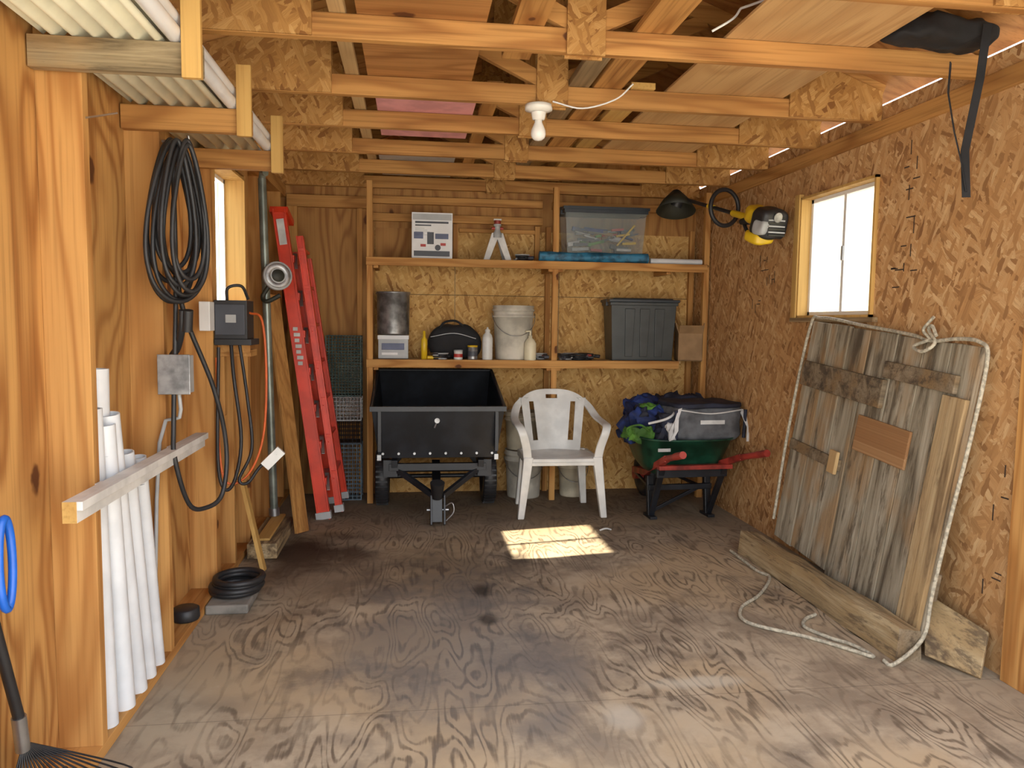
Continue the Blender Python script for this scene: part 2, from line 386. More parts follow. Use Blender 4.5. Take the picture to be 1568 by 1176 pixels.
# roof
CX=.66; RZ=3.10; HZ=2.53
sl=(RZ-HZ)/(CX-XL)
def roofz(x): return RZ-abs(x-CX)*sl
b=MB()
for s_ in (-1,1):
    xe=(XS-.15) if s_<0 else (XR+.12)
    for (t0,t1,mat) in ((.10,.115,'ply_roof'),(.115,.14,'shingle')):
        pb=[(CX,YF-.2,RZ+t0),(CX,YB+.2,RZ+t0),(xe,YB+.2,roofz(xe)+t0),(xe,YF-.2,roofz(xe)+t0)]
        b.hexa(pb,[(p[0],p[1],p[2]+t1-t0) for p in pb],mat)
b.done('ceiling')
JY=[1.66,2.29,2.92,3.62,4.20,4.84,5.45,6.05]
for i,y in enumerate(JY):
    b=MB(); y0,y1=y,y+.038
    b.box(XS+.0,XR+.0,y0,y1,ZJ,ZJ+.089,'joist_X')
    for s_,xe in ((-1,XS),(1,XR)):
        b.beam((xe,y+.019,roofz(xe)+.055),(CX,y+.019,RZ+.055),.038,.089,'joist_X')
    b.box(CX-.045,CX+.045,y0,y1,ZJ+.089,RZ+.01,'joist_Z')
    b.beam((CX,y+.019,ZJ+.09),(CX-.75,y+.019,roofz(CX-.75)+.02),.036,.07,'joist_X')
    b.beam((CX,y+.019,ZJ+.09),(CX+.75,y+.019,roofz(CX+.75)+.02),.036,.07,'joist_X')
    for yy in (y0-.012,y1):
        def plate(poly):
            n=len(poly)
            vs=[(px,yy,pz) for px,pz in poly]+[(px,yy+.012,pz) for px,pz in poly]
            b.add(vs,[tuple(range(n)),tuple(range(2*n-1,n-1,-1))]+[(k,k+n,(k+1)%n+n,(k+1)%n) for k in range(n)],'osb_plate')
        plate([(XS+.01,ZJ+.002),(-.36,ZJ+.002),(-.36,roofz(-.36)+.06),(XS+.01,roofz(XS)+.06)])
        if i!=2: plate([(1.85,ZJ+.002),(XR-.01,ZJ+.002),(XR-.01,roofz(XR)+.06),(1.85,roofz(1.85)+.06)])
        plate([(CX-.075,ZJ-.01),(CX+.075,ZJ-.01),(CX+.075,ZJ+.24),(CX-.075,ZJ+.24)])
        plate([(CX-.22,RZ-.16),(CX+.22,RZ-.16),(CX+.22,RZ+.01),(CX,RZ+.085),(CX-.22,RZ+.01)])
    b.done('roof_truss',bevel=.0015)

def window(name,x_in,x_out,hole,side):
    y0,y1,z0,z1=hole; b=MB()
    xa,xb=min(x_in,x_out),max(x_in,x_out)
    for (a,c,d,e) in ((y0,y0+.014,z0,z1),(y1-.014,y1,z0,z1),(y0,y1,z0,z0+.014),(y0,y1,z1-.014,z1)):
        b.box(xa,xb,a,c,d,e,'yellow_Z')
    fw=.03; f=xb-fw if side>0 else xa+.01
    Y0,Y1,Z0,Z1=y0+.014,y1-.014,z0+.014,z1-.014; w=.022
    for (a,c,d,e) in ((Y0,Y0+w,Z0,Z1),(Y1-w,Y1,Z0,Z1),(Y0,Y1,Z0,Z0+w),(Y0,Y1,Z1-w,Z1)): b.box(f,f+fw,a,c,d,e,'vinyl_white')
    ym=(Y0+Y1)/2; b.box(f-.002,f+.02,ym-.012,ym+.012,Z0+w,Z1-w,'vinyl_white')
    b.box(f-.010,f,ym-.01,ym+.01,(Z0+Z1)/2-.04,(Z0+Z1)/2+.04,'greybox')
    b.add([(f+.012,Y0+w,Z0+w),(f+.012,Y1-w,Z0+w),(f+.012,Y1-w,Z1-w),(f+.012,Y0+w,Z1-w)],[(0,1,2,3)],'window_glass')
    return b
b=window('window_1',XR-.02,XR+.075,WR,1)
b.box(XR-.03,XR,WR[1]-.002,WR[1]+.05,WR[2],WR[3]+.02,'yellow_Z')
b.box(XR-.03,XR+.0,WR[0]-.04,WR[1]+.06,WR[2]-.025,WR[2],'aged_Y')
b.done('window_1')
b=window('window_2',XL-.0,XS-.02,WL,-1); b.done('window_2')
b=MB(); b.box(5.0,5.2,-2,12,-.13,3.1,'stucco'); b.done('neighbor_wall')
b=MB(); b.box(-4.4,-4.2,1,12,-.13,2.6,'stucco_white'); b.done('garden_wall')

# ------------------------------------------------------------------ shelving
SY=5.75; S1=1.86; S2=1.10
SH=empty('storage_shelving')
for k,x in enumerate((-.305,1.10,2.31)):
    b=MB(); b.box(x-.022,x+.022,SY,SY+.045,0,2.42,'lumber_Z'); b.done('front_post_%d'%(k+1),bevel=.002,parent=SH)
    b=MB(); b.box(x-.02,x+.02,SY+.325,SY+.365,0,2.16,'joist_Z'); b.done('rear_post_%d'%(k+1),bevel=.002,parent=SH)
for k,(z,x1) in enumerate(((S1,2.31),(S2,2.10))):
    b=MB()
    b.box(-.33,x1,SY-.02,SY,z-.06,z,'lumber_X')
    b.box(-.33,x1+.02,SY+.0,YB-.05,z-.018,z,'pale_X')
    for x in (-.26,1.06,1.14,2.0): b.box(x-.018,x+.018,SY+.0,YB-.05,z-.08,z-.018,'joist_Y')
    b.done('shelf_%d'%(k+1),bevel=.002,parent=SH)

# ------------------------------------------------------------------ leaning plank door + timber
bot=Vector((2.17,3.5,.03)); top=Vector((2.315,3.40,1.37)); tdir=(top-bot).normalized()
sv=Vector((0,1,0)); sv=(sv-tdir*sv.dot(tdir)).normalized(); nrm=sv.cross(tdir).normalized()
if nrm.x>0: nrm=-nrm
org=bot-sv*3.5
Mx=Matrix(((sv.x,nrm.x,tdir.x,org.x),(sv.y,nrm.y,tdir.y,org.y),(sv.z,nrm.z,tdir.z,org.z),(0,0,0,1)))
e=empty('plank_door')
ys=[2.86,3.04,3.21,3.41,3.63,3.81,4.00,4.20]
def dpart(nm,a0,a1,n0,n1,t0,t1,mat):
    q=MB(); q.box(a0,a1,n0,n1,t0,t1,mat); o=q.done(nm,bevel=.004,parent=e); o.matrix_local=Mx; return o
random.seed(5)
for i in range(7):
    dpart('plank_%d'%(i+1),ys[i]+.003,ys[i+1]-.003,0,.022,.05+random.random()*.02,1.35-random.random()*.012,'barn_Z')
dpart('cross_1',2.95,3.44,.022,.045,1.13,1.21,'barn_Y'); dpart('cross_2',3.42,4.18,.022,.047,.98,1.12,'barn_Y')
dpart('patch',3.17,3.58,.022,.036,.74,.92,'osb_patch'); dpart('batten',2.87,3.01,.022,.045,.06,1.12,'barn_tan')
dpart('cross_3',3.66,4.18,.022,.04,.60,.66,'barn_Y'); dpart('nailer',3.66,3.73,.04,.06,.58,.70,'pale_Z')
dpart('cross_back',2.87,4.15,-.025,0,.25,.37,'barn_Y')
b=MB(); nseg=24
def tim(u,v):
    y=2.80+1.50*u; pr=[(0,0),(.125,0),(.12,.13),(.01,.14),(0,0)]
    k=min(int(v*4),4); px,pz=pr[k]
    w=.012*mnoise.noise(Vector((y*5,k*3.1,0)))
    return (2.0-.01*u+px*(.95)+w, y, max(0,pz+(w if pz>0 else 0)))
b.grid(tim,nseg,4,'timber_Y',smooth=False)
b.add([tim(0,k/4) for k in range(4)],[(0,1,2,3)],'barn_Y'); b.add([tim(1,k/4) for k in range(4)],[(3,2,1,0)],'barn_Y')
b.done('wood_timber')
b=MB()
A=[Vector(p) for p in ((2.25,2.62,.0),(2.325,2.68,.16),(2.26,2.98,.22),(2.14,2.80,.02))]
n_=(A[1]-A[0]).cross(A[3]-A[0]).normalized()
if n_.z<0: n_=-n_
b.hexa(A,[p+n_*.022 for p in A],'timber_Y'); b.done('scrap_board',bevel=.004)
def D(y,n,t): return tuple(Mx@Vector((y,n,t)))
b=MB()
b.tube([D(4.22,.03,.15),D(4.22,.04,.7),D(4.21,.03,1.3),D(4.1,.03,1.372),D(3.7,.03,1.362),D(3.3,.035,1.35),D(3.15,.045,1.335),D(3.0,.035,1.36),D(2.88,.03,1.36),D(2.82,.03,1.3),D(2.815,.03,1.0),D(2.82,.04,.6),D(2.815,.05,.3),D(2.80,.06,.12),(1.97,2.76,.012),(1.95,2.80,.01)],.0085,'rope')
b.tube([D(3.15,.05,1.34),D(3.22,.07,1.30),D(3.14,.08,1.285),D(3.10,.06,1.33),D(3.17,.05,1.38),D(3.14,.06,1.40),D(3.10,.06,1.36)],.008,'rope')
b.tube([D(3.14,.05,1.34),D(3.19,.06,1.375),D(3.17,.06,1.41),D(3.14,.06,1.44)],.007,'rope')
b.tube([(1.95,4.32,.01),(1.94,3.95,.01),(1.96,3.83,.01),(1.78,3.58,.01),(1.61,3.42,.01),(1.56,3.24,.01),(1.76,3.05,.01),(1.88,2.90,.01),(1.93,2.84,.01),(1.91,2.95,.011),(1.85,3.04,.01),(1.80,3.16,.01),(1.85,3.25,.01),(1.93,3.30,.01)],.0085,'rope')
b.done('rope')

# ------------------------------------------------------------------ plastic chair
def chair():
    e=empty('plastic_chair'); Mc=T(1.075,5.42,0)@Matrix.Scale(1.02,4)
    b=MB(); b.M=Mc
    def leg(xb,yb,xt,yt,zt,mat='plastic_white'):
        p=lambda x,y,z,w,d:[(x-w,y-d,z),(x+w,y-d,z),(x+w,y+d,z),(x-w,y+d,z)]
        b.hexa(p(xb,yb,0,.022,.022),p(xt,yt,zt,.034,.028),mat)
    leg(-.295,-.21,-.245,-.19,.43); leg(.295,-.21,.245,-.19,.43)
    leg(-.25,.23,-.21,.19,.43); leg(.25,.23,.21,.19,.43)
    def seat(u,v):
        x=(u-.5)*2; y=(v-.5)*2; w=.245-.03*v
        z=.425-.018*(1-x*x)*(1-y*y)
        if v<.12: z-=.03*(1-v/.12)
        return (x*w,-.22+v*.42,z)
    b.grid(seat,12,12,'plastic_white')
    b.box(-.245,.245,-.215,-.195,.37,.42,'plastic_white'); b.box(-.265,-.235,-.2,.2,.375,.425,'plastic_white'); b.box(.235,.265,-.2,.2,.375,.425,'plastic_white')
    b.done('seat_and_legs',bevel=.006,parent=e)
    b=MB(); b.M=Mc
    def bk(u,z,off=0):
        x=(u-.5)*2; t=(z-.42)/.44
        w=.195+.055*t
        return (x*w,.19+.10*t-.06*x*x+off,z)
    def panel(u0,u1,z0,z1f,n=6,m=8):
        f0=u0 if callable(u0) else (lambda z:u0); f1=u1 if callable(u1) else (lambda z:u1)
        def P(a,c,off):
            z=z0+(z1f(f0(.6)+(f1(.6)-f0(.6))*a)-z0)*c
            return bk(f0(z)+(f1(z)-f0(z))*a,z,off)
        for off in (0,.014): b.grid(lambda a,c:P(a,c,off),n,m,'plastic_white')
        for a in (0,1): b.grid(lambda q,c:P(a,c,.014*q),1,m,'plastic_white',smooth=False)
        b.grid(lambda a,q:P(a,1,.014*q),n,1,'plastic_white',smooth=False)
        b.grid(lambda a,q:P(a,0,.014*q),n,1,'plastic_white',smooth=False)
    top=lambda u:.865-.07*abs((u-.5)*2)**3.0
    panel(0,lambda z:.13,.42,lambda u:.80); panel(lambda z:.87,1,.42,lambda u:.80)
    panel(lambda z:.23-.03*(z-.42)/.4,lambda z:.77+.03*(z-.42)/.4,.42,lambda u:.785)
    panel(.0,.41,.775,top,8,3); panel(.59,1,.775,top,8,3); panel(.41,.59,.775,lambda u:.795,3,1); panel(.41,.59,.825,top,4,2)
    panel(0,1,.42,lambda u:.49,8,2)
    b.done('backrest',parent=e)
    b=MB(); b.M=Mc
    for s_ in (-1,1):
        pts=[(s_*.22,.24,.80),(s_*.27,.21,.745),(s_*.305,.10,.675),(s_*.315,-.06,.655),(s_*.31,-.19,.645),(s_*.29,-.235,.60),(s_*.262,-.215,.50),(s_*.25,-.20,.42)]
        P=[Vector(p) for p in pts]
        Q=[]
        for i in range(len(P)-1):
            a=P[max(i-1,0)];p=P[i];c=P[i+1];d=P[min(i+2,len(P)-1)]
            for k in range(5):
                t=k/5; Q.append(.5*((2*p)+(c-a)*t+(2*a-5*p+4*c-d)*t*t+(3*p-a-3*c+d)*t**3))
        Q.append(P[-1])
        wd=Vector((1,0,0)); vs=[]
        for i,q in enumerate(Q):
            t=(Q[min(i+1,len(Q)-1)]-Q[max(i-1,0)]).normalized(); n=wd.cross(t).normalized(); w=wd*(.030)
            vs+= [q-w-n*.009,q+w-n*.009,q+w+n*.009,q-w+n*.009]
        fs=[]
        for i in range(len(Q)-1):
            for k in range(4): fs.append((4*i+k,4*i+(k+1)%4,4*i+4+(k+1)%4,4*i+4+k))
        fs+=[(0,1,2,3),(len(vs)-4,len(vs)-3,len(vs)-2,len(vs)-1)]
        b.add(vs,fs,'plastic_white',True)
    b.done('armrests',bevel=.005,parent=e)
chair()

# ------------------------------------------------------------------ dump cart
def cart():
    e=empty('garden_cart'); cx=.19
    b=MB()
    rf,rr=(5.15,.80),(5.98,1.005); bf,br=(5.24,.44),(5.93,.62); wr,wb=.455,.41
    R=[(cx-wr,*rf),(cx+wr,*rf),(cx+wr*.98,*rr),(cx-wr*.98,*rr)]
    B=[(cx-wb,*bf),(cx+wb,*bf),(cx+wb,*br),(cx-wb,*br)]
    t=.012
    Ri=[(cx-wr+t,rf[0]+t,rf[1]),(cx+wr-t,rf[0]+t,rf[1]),(cx+wr*.98-t,rr[0]-t,rr[1]),(cx-wr*.98+t,rr[0]-t,rr[1])]
    Bi=[(cx-wb+t,bf[0]+t,bf[1]+t),(cx+wb-t,bf[0]+t,bf[1]+t),(cx+wb-t,br[0]-t,br[1]+t),(cx-wb+t,br[0]-t,br[1]+t)]
    b.add(B+R,[(3,2,1,0)]+[(i,(i+1)%4,4+(i+1)%4,4+i) for i in range(4)],'black_metal')
    b.add(Bi+Ri,[(0,1,2,3)]+[((i+1)%4,i,4+i,4+(i+1)%4) for i in range(4)],'tub_dark')
    b.add(R+Ri,[(i,(i+1)%4,4+(i+1)%4,4+i) for i in range(4)],'black_metal')
    for i in range(4): b.tube([R[i],R[(i+1)%4]],.013,'black_metal',smoothn=1)
    b.beam((cx-wr-.01,rf[0]-.012,rf[1]-.005),(cx+wr+.01,rf[0]-.012,rf[1]-.005),.03,.035,'black_metal')
    b.beam((cx-.42,5.215,.66),(cx+.42,5.215,.66),.003,.003,'black_rubber')
    for x in (cx-.40,cx+.40): b.box(x-.012,x+.012,5.14,5.2,.50,.80,'black_metal')
    b.cyl((cx-.01,5.195,.71),(cx-.01,5.165,.71),.018,mat='galv'); b.cyl((cx-.01,5.19,.705),(cx-.03,5.16,.66),.006,mat='steel')
    for i in range(8): b.cyl((cx-.38+i*.108,5.235,.475),(cx-.38+i*.108,5.212,.475),.009,mat='steel',seg=8)
    for x in (cx-.42,cx+.39): b.box(x,x+.03,5.2,5.24,.43,.47,'steel')
    b.done('tub',bevel=.004,parent=e)
    b=MB()
    for s_ in (-1,1):
        b.beam((cx+s_*.30,5.22,.40),(cx+s_*.30,5.9,.48),.04,.05,'black_metal')
        b.beam((cx+s_*.30,5.3,.36),(cx+s_*.03,5.10,.20),.035,.035,'black_metal')
        b.beam((cx+s_*.36,5.72,.24),(cx+s_*.22,5.72,.44),.035,.035,'black_metal')
        b.box(cx+s_*.33-.05,cx+s_*.33+.05,5.27,5.33,.30,.42,'black_metal')
    b.beam((cx-.34,5.28,.37),(cx+.34,5.28,.37),.04,.05,'black_metal')
    b.cyl((cx-.46,5.72,.215),(cx+.46,5.72,.215),.016,mat='black_metal')
    b.cyl((cx-.34,5.6,.30),(cx+.34,5.6,.30),.03,mat='black_metal')
    b.beam((cx,5.7,.32),(cx-.01,5.13,.17),.06,.05,'black_metal')
    b.beam((cx-.01,5.16,.30),(cx-.01,5.10,.02),.07,.07,'black_metal')
    b.beam((cx-.05,5.12,.20),(cx-.05,5.06,.01),.012,.07,'black_metal'); b.beam((cx+.04,5.12,.20),(cx+.04,5.06,.01),.012,.07,'black_metal')
    b.cyl((cx-.08,5.12,.10),(cx+.07,5.12,.10),.012,mat='steel'); 
    b.tube([(cx+.04,5.08,.13),(cx+.09,5.06,.16),(cx+.10,5.05,.10),(cx+.05,5.05,.04)],.005,'steel')
    b.cyl((cx-.01,5.09,.19),(cx-.01,5.06,.30),.035,.05,mat='black_rubber'); 
    b.done('frame',bevel=.003,parent=e)
    b=MB()
    for s_ in (-1,1):
        prof=[(.06,-.03),(.12,-.028),(.13,-.05),(.19,-.05),(.213,-.035),(.215,0),(.213,.035),(.19,.05),(.13,.05),(.12,.028),(.06,.03)]
        b.lathe((cx+s_*.40,5.72,.215),prof,'black_rubber',axis=(1,0,0),seg=36)
        b.cyl((cx+s_*.40-.03,5.72,.215),(cx+s_*.40+.03,5.72,.215),.065,mat='galv')
        for i in range(36):
            a=2*math.pi*i/36; c=Vector((cx+s_*.40,5.72+.213*math.cos(a),.217+.213*math.sin(a)))
            b.beam(c-Vector((.042,0,0)),c+Vector((.042,0,0)),.014,.008,'black_rubber',up=(0,math.cos(a),math.sin(a)))
    b.done('wheels',parent=e)
cart()

def bucket(name,x,y,z,r,h,mat,rim=True,handle=True):
    b=MB(); rb=r*.86
    b.lathe((x,y,z),[(0,0),(rb,0),(rb+.002,.01),(r-.004,h*.78),(r+.008,h*.78),(r+.008,h*.81),(r-.002,h*.82),(r,h*.9),(r+.008,h*.9),(r+.008,h*.93),(r,h*.94),(r+.004,h),(r-.004,h),(rb-.006,.012),(0,.012)],mat)
    if handle:
        pts=[(x+(r+.01)*math.cos(math.pi*k/10),y-abs(math.sin(math.pi*k/10))*(r+.02),z+h*.86-math.sin(math.pi*k/10)*h*.42) for k in range(11)]
        b.tube(pts,.0028,'steel',seg=6,smoothn=3)
    return b.done(name)
bucket('plastic_bucket',.90,5.93,0,.150,.38,'bucket_white')
bucket('plastic_bucket',.88,5.93,.385,.135,.30,'bucket_cream',handle=False)
bucket('plastic_bucket',1.30,5.93,0,.115,.30,'bucket_cream',handle=True)
bucket('plastic_bucket',.80,5.92,S2,.160,.42,'bucket_white')

# ------------------------------------------------------------------ shelf items
def lab(b):
    y=5.80
    b.box(.012,.303,y-.0015,y,S1+.29,S1+.335,'greybox')
    b.box(.03,.15,y-.002,y,S1+.245,S1+.255,'print_dark'); b.box(.03,.28,y-.002,y,S1+.265,S1+.28,'print_dark')
    b.box(.12,.17,y-.002,y,S1+.11,S1+.20,'print_dark'); b.box(.02,.09,y-.002,y,S1+.15,S1+.20,'print_blue')
    b.box(.18,.28,y-.0025,y,S1+.15,S1+.19,'print_blue')
    for k in range(5): b.box(.03,.03+.07+.02*(k%3),y-.002,y,S1+.225-.0001-k*.012,S1+.228-k*.012,'greybox')
    b.box(.02,.29,y-.002,y,S1+.02,S1+.06,'print_dark'); b.box(.22,.26,y-.003,y,S1+.10,S1+.12,'print_red'); b.box(.07,.11,y-.003,y,S1+.09,S1+.11,'print_red')
    b.cyl((.20,y,S1+.085),(.20,y-.003,S1+.085),.022,mat='print_dark',seg=16)
b=MB(); b.box(.005,.31,5.80,6.03,S1,S1+.345,'box_white'); lab(b); b.done('product_box',bevel=.003)
b=MB(); x=.66; y=5.85
def taper(p0,p1,w0,w1,th,mat):
    p0=Vector(p0);p1=Vector(p1)
    q=[p+Vector((i*w/2,j*th/2,0)) for p,w in ((p0,w0),(p1,w1)) for i,j in ((-1,-1),(1,-1),(1,1),(-1,1))]
    b.hexa(q[:4],q[4:],mat)
taper((x-.088,y,S1),(x-.012,y+.02,S1+.215),.045,.062,.02,'paint_white'); taper((x+.088,y,S1),(x+.012,y+.02,S1+.215),.045,.062,.02,'paint_white')
taper((x-.07,y+.1,S1),(x-.01,y+.03,S1+.2),.03,.04,.015,'greybox'); taper((x+.07,y+.1,S1),(x+.01,y+.03,S1+.2),.03,.04,.015,'greybox')
b.lathe((x,y+.02,S1+.18),[(0,0),(.034,0),(.036,.03),(.022,.05),(.022,.085),(.03,.09),(.03,.10),(.014,.115),(0,.115)],'greybox',seg=16)
b.cyl((x,y+.02,S1+.275),(x,y+.02,S1+.31),.026,mat='red_paint'); b.cyl((x-.045,y+.02,S1+.25),(x+.045,y+.02,S1+.25),.011,mat='red_paint')
b.box(x-.03,x+.03,y+.0,y+.04,S1+.31,S1+.322,'paint_white')
b.done('jack_stand',bevel=.001)
random.seed(12)
def tools(name,z,x0,x1,n,y0=5.80,y1=5.98):
    b=MB()
    for i in range(n):
        x=random.uniform(x0,x1); yy=random.uniform(y0,y1); a=random.uniform(-1.3,1.3); L=random.uniform(.05,.11)
        p=Vector((x,yy,z+.016+random.random()*.02)); d=Vector((math.cos(a),math.sin(a)*.5,random.uniform(-.05,.05)))*L/1
        p0=p-d*.5; p1=p+d*.5; p0.x=max(x0,min(x1,p0.x)); p1.x=max(x0,min(x1,p1.x))
        if (p1-p0).length<.01: continue
        b.cyl(p0,p1,.007,mat=random.choice(['steel','galv','black_rubber']),seg=8)
        b.cyl(p1,p1+d*.5,.014,mat=random.choice(['black_rubber','red_paint','black_rubber','print_dark']),seg=10)
    for i in range(max(2,n//4)):
        x=random.uniform(x0+.05,x1-.05); yy=random.uniform(y0,y1-.02); r=random.uniform(.03,.05)
        for k in range(4):
            pts=[(x+(r+.004*k)*math.cos(t),yy+(r+.004*k)*.7*math.sin(t),z+.008+.013*k) for t in [2*math.pi*q/10 for q in range(10)]]
            b.tube(pts,.0055,random.choice(['black_rubber','greybox','black_rubber']),seg=6,smoothn=3,closed=True)
    return b.done(name)
tools('hand_tools',S1,.80,.90,9); tools('hand_tools',S2,1.15,1.45,24); tools('hand_tools',S2,.16,.28,3,5.78,5.80); tools('hand_tools',S2,.99,1.04,4,5.80,5.95)
def tote(x0,x1,y0,y1,z,h,mat,lidm,clear=False):
    b=MB(); t=.03
    bt=[(x0+t,y0+t,z),(x1-t,y0+t,z),(x1-t,y1-t,z),(x0+t,y1-t,z)]; tp=[(x0+.008,y0+.008,z+h-.03),(x1-.008,y0+.008,z+h-.03),(x1-.008,y1-.008,z+h-.03),(x0+.008,y1-.008,z+h-.03)]
    b.hexa(bt,tp,mat)
    b.box(x0-.002,x1+.002,y0-.002,y1+.002,z+h-.055,z+h-.03,mat if not clear else lidm)
    b.box(x0-.012,x1+.012,y0-.012,y1+.006,z+h-.03,z+h-.008,lidm); b.box(x0+.03,x1-.03,y0+.03,y1-.03,z+h-.01,z+h,lidm)
    for s_ in (x0-.016,x1-.012): b.box(s_,s_+.028,(y0+y1)/2-.05,(y0+y1)/2+.05,z+h-.06,z+h-.004,lidm)
    if not clear:
        for k in range(3):
            xa=x0+(x1-x0)*(.22+.22*k); b.hexa([(xa+.01,y0+.018,z+.03),(xa+.07,y0+.018,z+.03),(xa+.07,y0+.04,z+.03),(xa+.01,y0+.04,z+.03)],[(xa,y0-.001,z+h-.08),(xa+.08,y0-.001,z+h-.08),(xa+.08,y0+.02,z+h-.08),(xa,y0+.02,z+h-.08)],mat)
    return b
b=tote(1.17,1.83,5.78,6.05,S1+.075,.36,'clear_bin','lid_dark',True)
cols=['yellow_plastic','print_red','white_cloth','blue_cloth','green_cloth','grey_cloth','cardboard','greybox','grey_cloth','olive_plastic']
for i in range(40):
    x=random.uniform(1.26,1.74); z=S1+.105+random.uniform(0,.16); y=random.uniform(5.83,5.98); a=random.uniform(-.6,.6); L=random.uniform(.04,.08)
    b.beam((x-L*math.cos(a),y,z-L*math.sin(a)*.5),(x+L*math.cos(a),y,z+L*math.sin(a)*.5),.03,random.uniform(.01,.035),random.choice(cols))
b.beam((1.6,5.84,S1+.14),(1.74,5.84,S1+.30),.03,.012,'yellow_plastic')
b.done('storage_bin')
b=tote(1.55,2.10,5.79,6.06,S2,.49,'tote_grey','lid_dark'); b.done('storage_tote',bevel=.004)
b=MB(); b.grid(lambda u,v:(.97+.86*v+.0,5.775+(.030+.004*math.sin(u*18+v*9))*math.cos(u*6.283)-.02,S1+.038+(.034+.004*math.sin(u*25+v*14))*math.sin(u*6.283)),24,20,'tarp_blue')
b.cyl((.97,5.755,S1+.038),(.975,5.755,S1+.038),.030,mat='tarp_blue'); b.cyl((1.83,5.755,S1+.038),(1.825,5.755,S1+.038),.030,mat='tarp_blue')
b.box(1.15,1.84,5.80,6.03,S1+.002,S1+.07,'tarp_blue')
b.done('tarp_roll')
b=MB(); b.cyl((1.86,5.79,S1+.023),(2.28,5.79,S1+.023),.022,mat='pvc_white',caps=False); b.cyl((1.86,5.79,S1+.023),(2.28,5.79,S1+.023),.018,mat='pvc_white'); b.done('pvc_offcut')
b=MB(); b.lathe((-.135,5.90,S2+.185),[(0,0),(.12,0),(.122,.01),(.125,.31),(.131,.315),(.131,.325),(.122,.325),(.118,.02),(0,.02)],'galv'); b.done('metal_pail')
b=MB(); b.box(-.245,-.02,5.81,6.0,S2+.004,S2+.175,'greybox'); b.box(-.25,-.015,5.805,6.005,S2+.15,S2+.18,'box_white'); b.box(-.22,-.05,5.806,5.81,S2+.07,S2+.12,'print_blue'); b.box(-.22,-.1,5.806,5.81,S2+.03,S2+.05,'box_white'); b.done('parts_bin',bevel=.004)
b=MB(); b.lathe((.10,5.80,S2),[(0,0),(.024,0),(.024,.15),(.012,.165),(.010,.215),(0,.217)],'yellow_plastic',seg=16); b.cyl((.125,5.785,S2+.015),(.23,5.785,S2+.015),.013,mat='yellow_plastic'); b.done('caulk_tube')
def bag(u,v):
    th=u*2*math.pi; ph=(v-.5)*math.pi
    sx=lambda c,p:math.copysign(abs(c)**p,c)
    x=.34+.21*sx(math.cos(th),.55)*sx(math.cos(ph),.6)*(1-.25*max(0,math.sin(ph))); y=5.94+.09*sx(math.sin(th),.55)*sx(math.cos(ph),.6); z=S2+.135+.135*sx(math.sin(ph),.7)
    z+= .02*mnoise.noise(Vector((x*9,y*9,z*9))); z=max(z,S2+.002)
    return (x,y,z)
b=MB(); b.grid(bag,40,20,'black_cloth'); b.tube([(.22,5.87,S2+.24),(.26,5.86,S2+.285),(.34,5.86,S2+.295),(.40,5.87,S2+.26)],.009,'black_cloth'); b.tube([(.15,5.86,S2+.17),(.33,5.845,S2+.20),(.5,5.86,S2+.16)],.004,'steel',seg=6); b.done('tool_bag')
def bottle(name,x,y,z,r,h,mat,cap):
    b=MB(); b.lathe((x,y,z),[(0,0),(r*.95,0),(r,.006),(r,h*.66),(r*.85,h*.76),(r*.42,h*.84),(r*.42,h*.86)],mat,seg=20)
    b.lathe((x,y,z),[(r*.5,h*.85),(r*.5,h*.92),(r*.2,h*.95),(r*.15,h),(0,h)],cap,seg=16); return b.done(name)
bottle('spray_bottle',.585,5.80,S2,.040,.25,'plastic_white','plastic_white')
b=MB(); b.lathe((.865,5.72+.0,S2),[(0,0),(.045,0),(.047,.005),(.047,.13),(.03,.16),(.016,.17),(.016,.19),(0,.19)],'cream_plastic',seg=20)
b.cyl((.865,5.72,S2+.19),(.865,5.72,S2+.22),.008,mat='cream_plastic'); b.beam((.865,5.72,S2+.225),(.825,5.705,S2+.22),.014,.01,'cream_plastic'); o=b.done('pump_bottle'); o.location=(.05,.055,0)
for x,r,h,mt in ((.36,.034,.075,'print_red'),(.47,.038,.11,'galv')):
    b=MB(); b.lathe((x,5.79,S2),[(0,0),(r,0),(r,h*.1),(r,h*.8),(r*1.04,h*.82),(r*1.04,h*.9)],mt if mt=='galv' else 'plastic_white',seg=20); b.lathe((x,5.79,S2),[(r*1.04,h*.86),(r*1.04,h),(0,h)],'greybox' if mt!='galv' else 'yellow_plastic',seg=20)
    b.lathe((x,5.79,S2),[(r*1.01,h*.25),(r*1.01,h*.6)],'print_red' if mt!='galv' else 'print_dark',seg=20); b.done('spray_can' if mt=='galv' else 'tin_can')
b=MB(); b.M=T(2.225,5.86,S2,rz=-.20)
b.box(-.10,.09,-.11,.10,0,.010,'cardboard')
for a in ((-.10,.09,-.11,-.105),(-.10,.09,.095,.10),(-.10,-.095,-.11,.10),(.085,.09,-.11,.10)): b.box(*a,.0,.22,'cardboard')
M0=b.M.copy()
b.M=M0@T(-.0975,0,.22,ry=-.3); b.box(-.003,.002,-.11,.10,0,.085,'cardboard')
b.M=M0@T(0,-.1075,.22,rx=.75); b.box(-.10,.09,-.002,.003,0,.085,'cardboard')
b.M=M0@T(.0875,0,.22,ry=.15); b.box(-.003,.002,-.11,.10,0,.085,'cardboard')
b.done('cardboard_box')

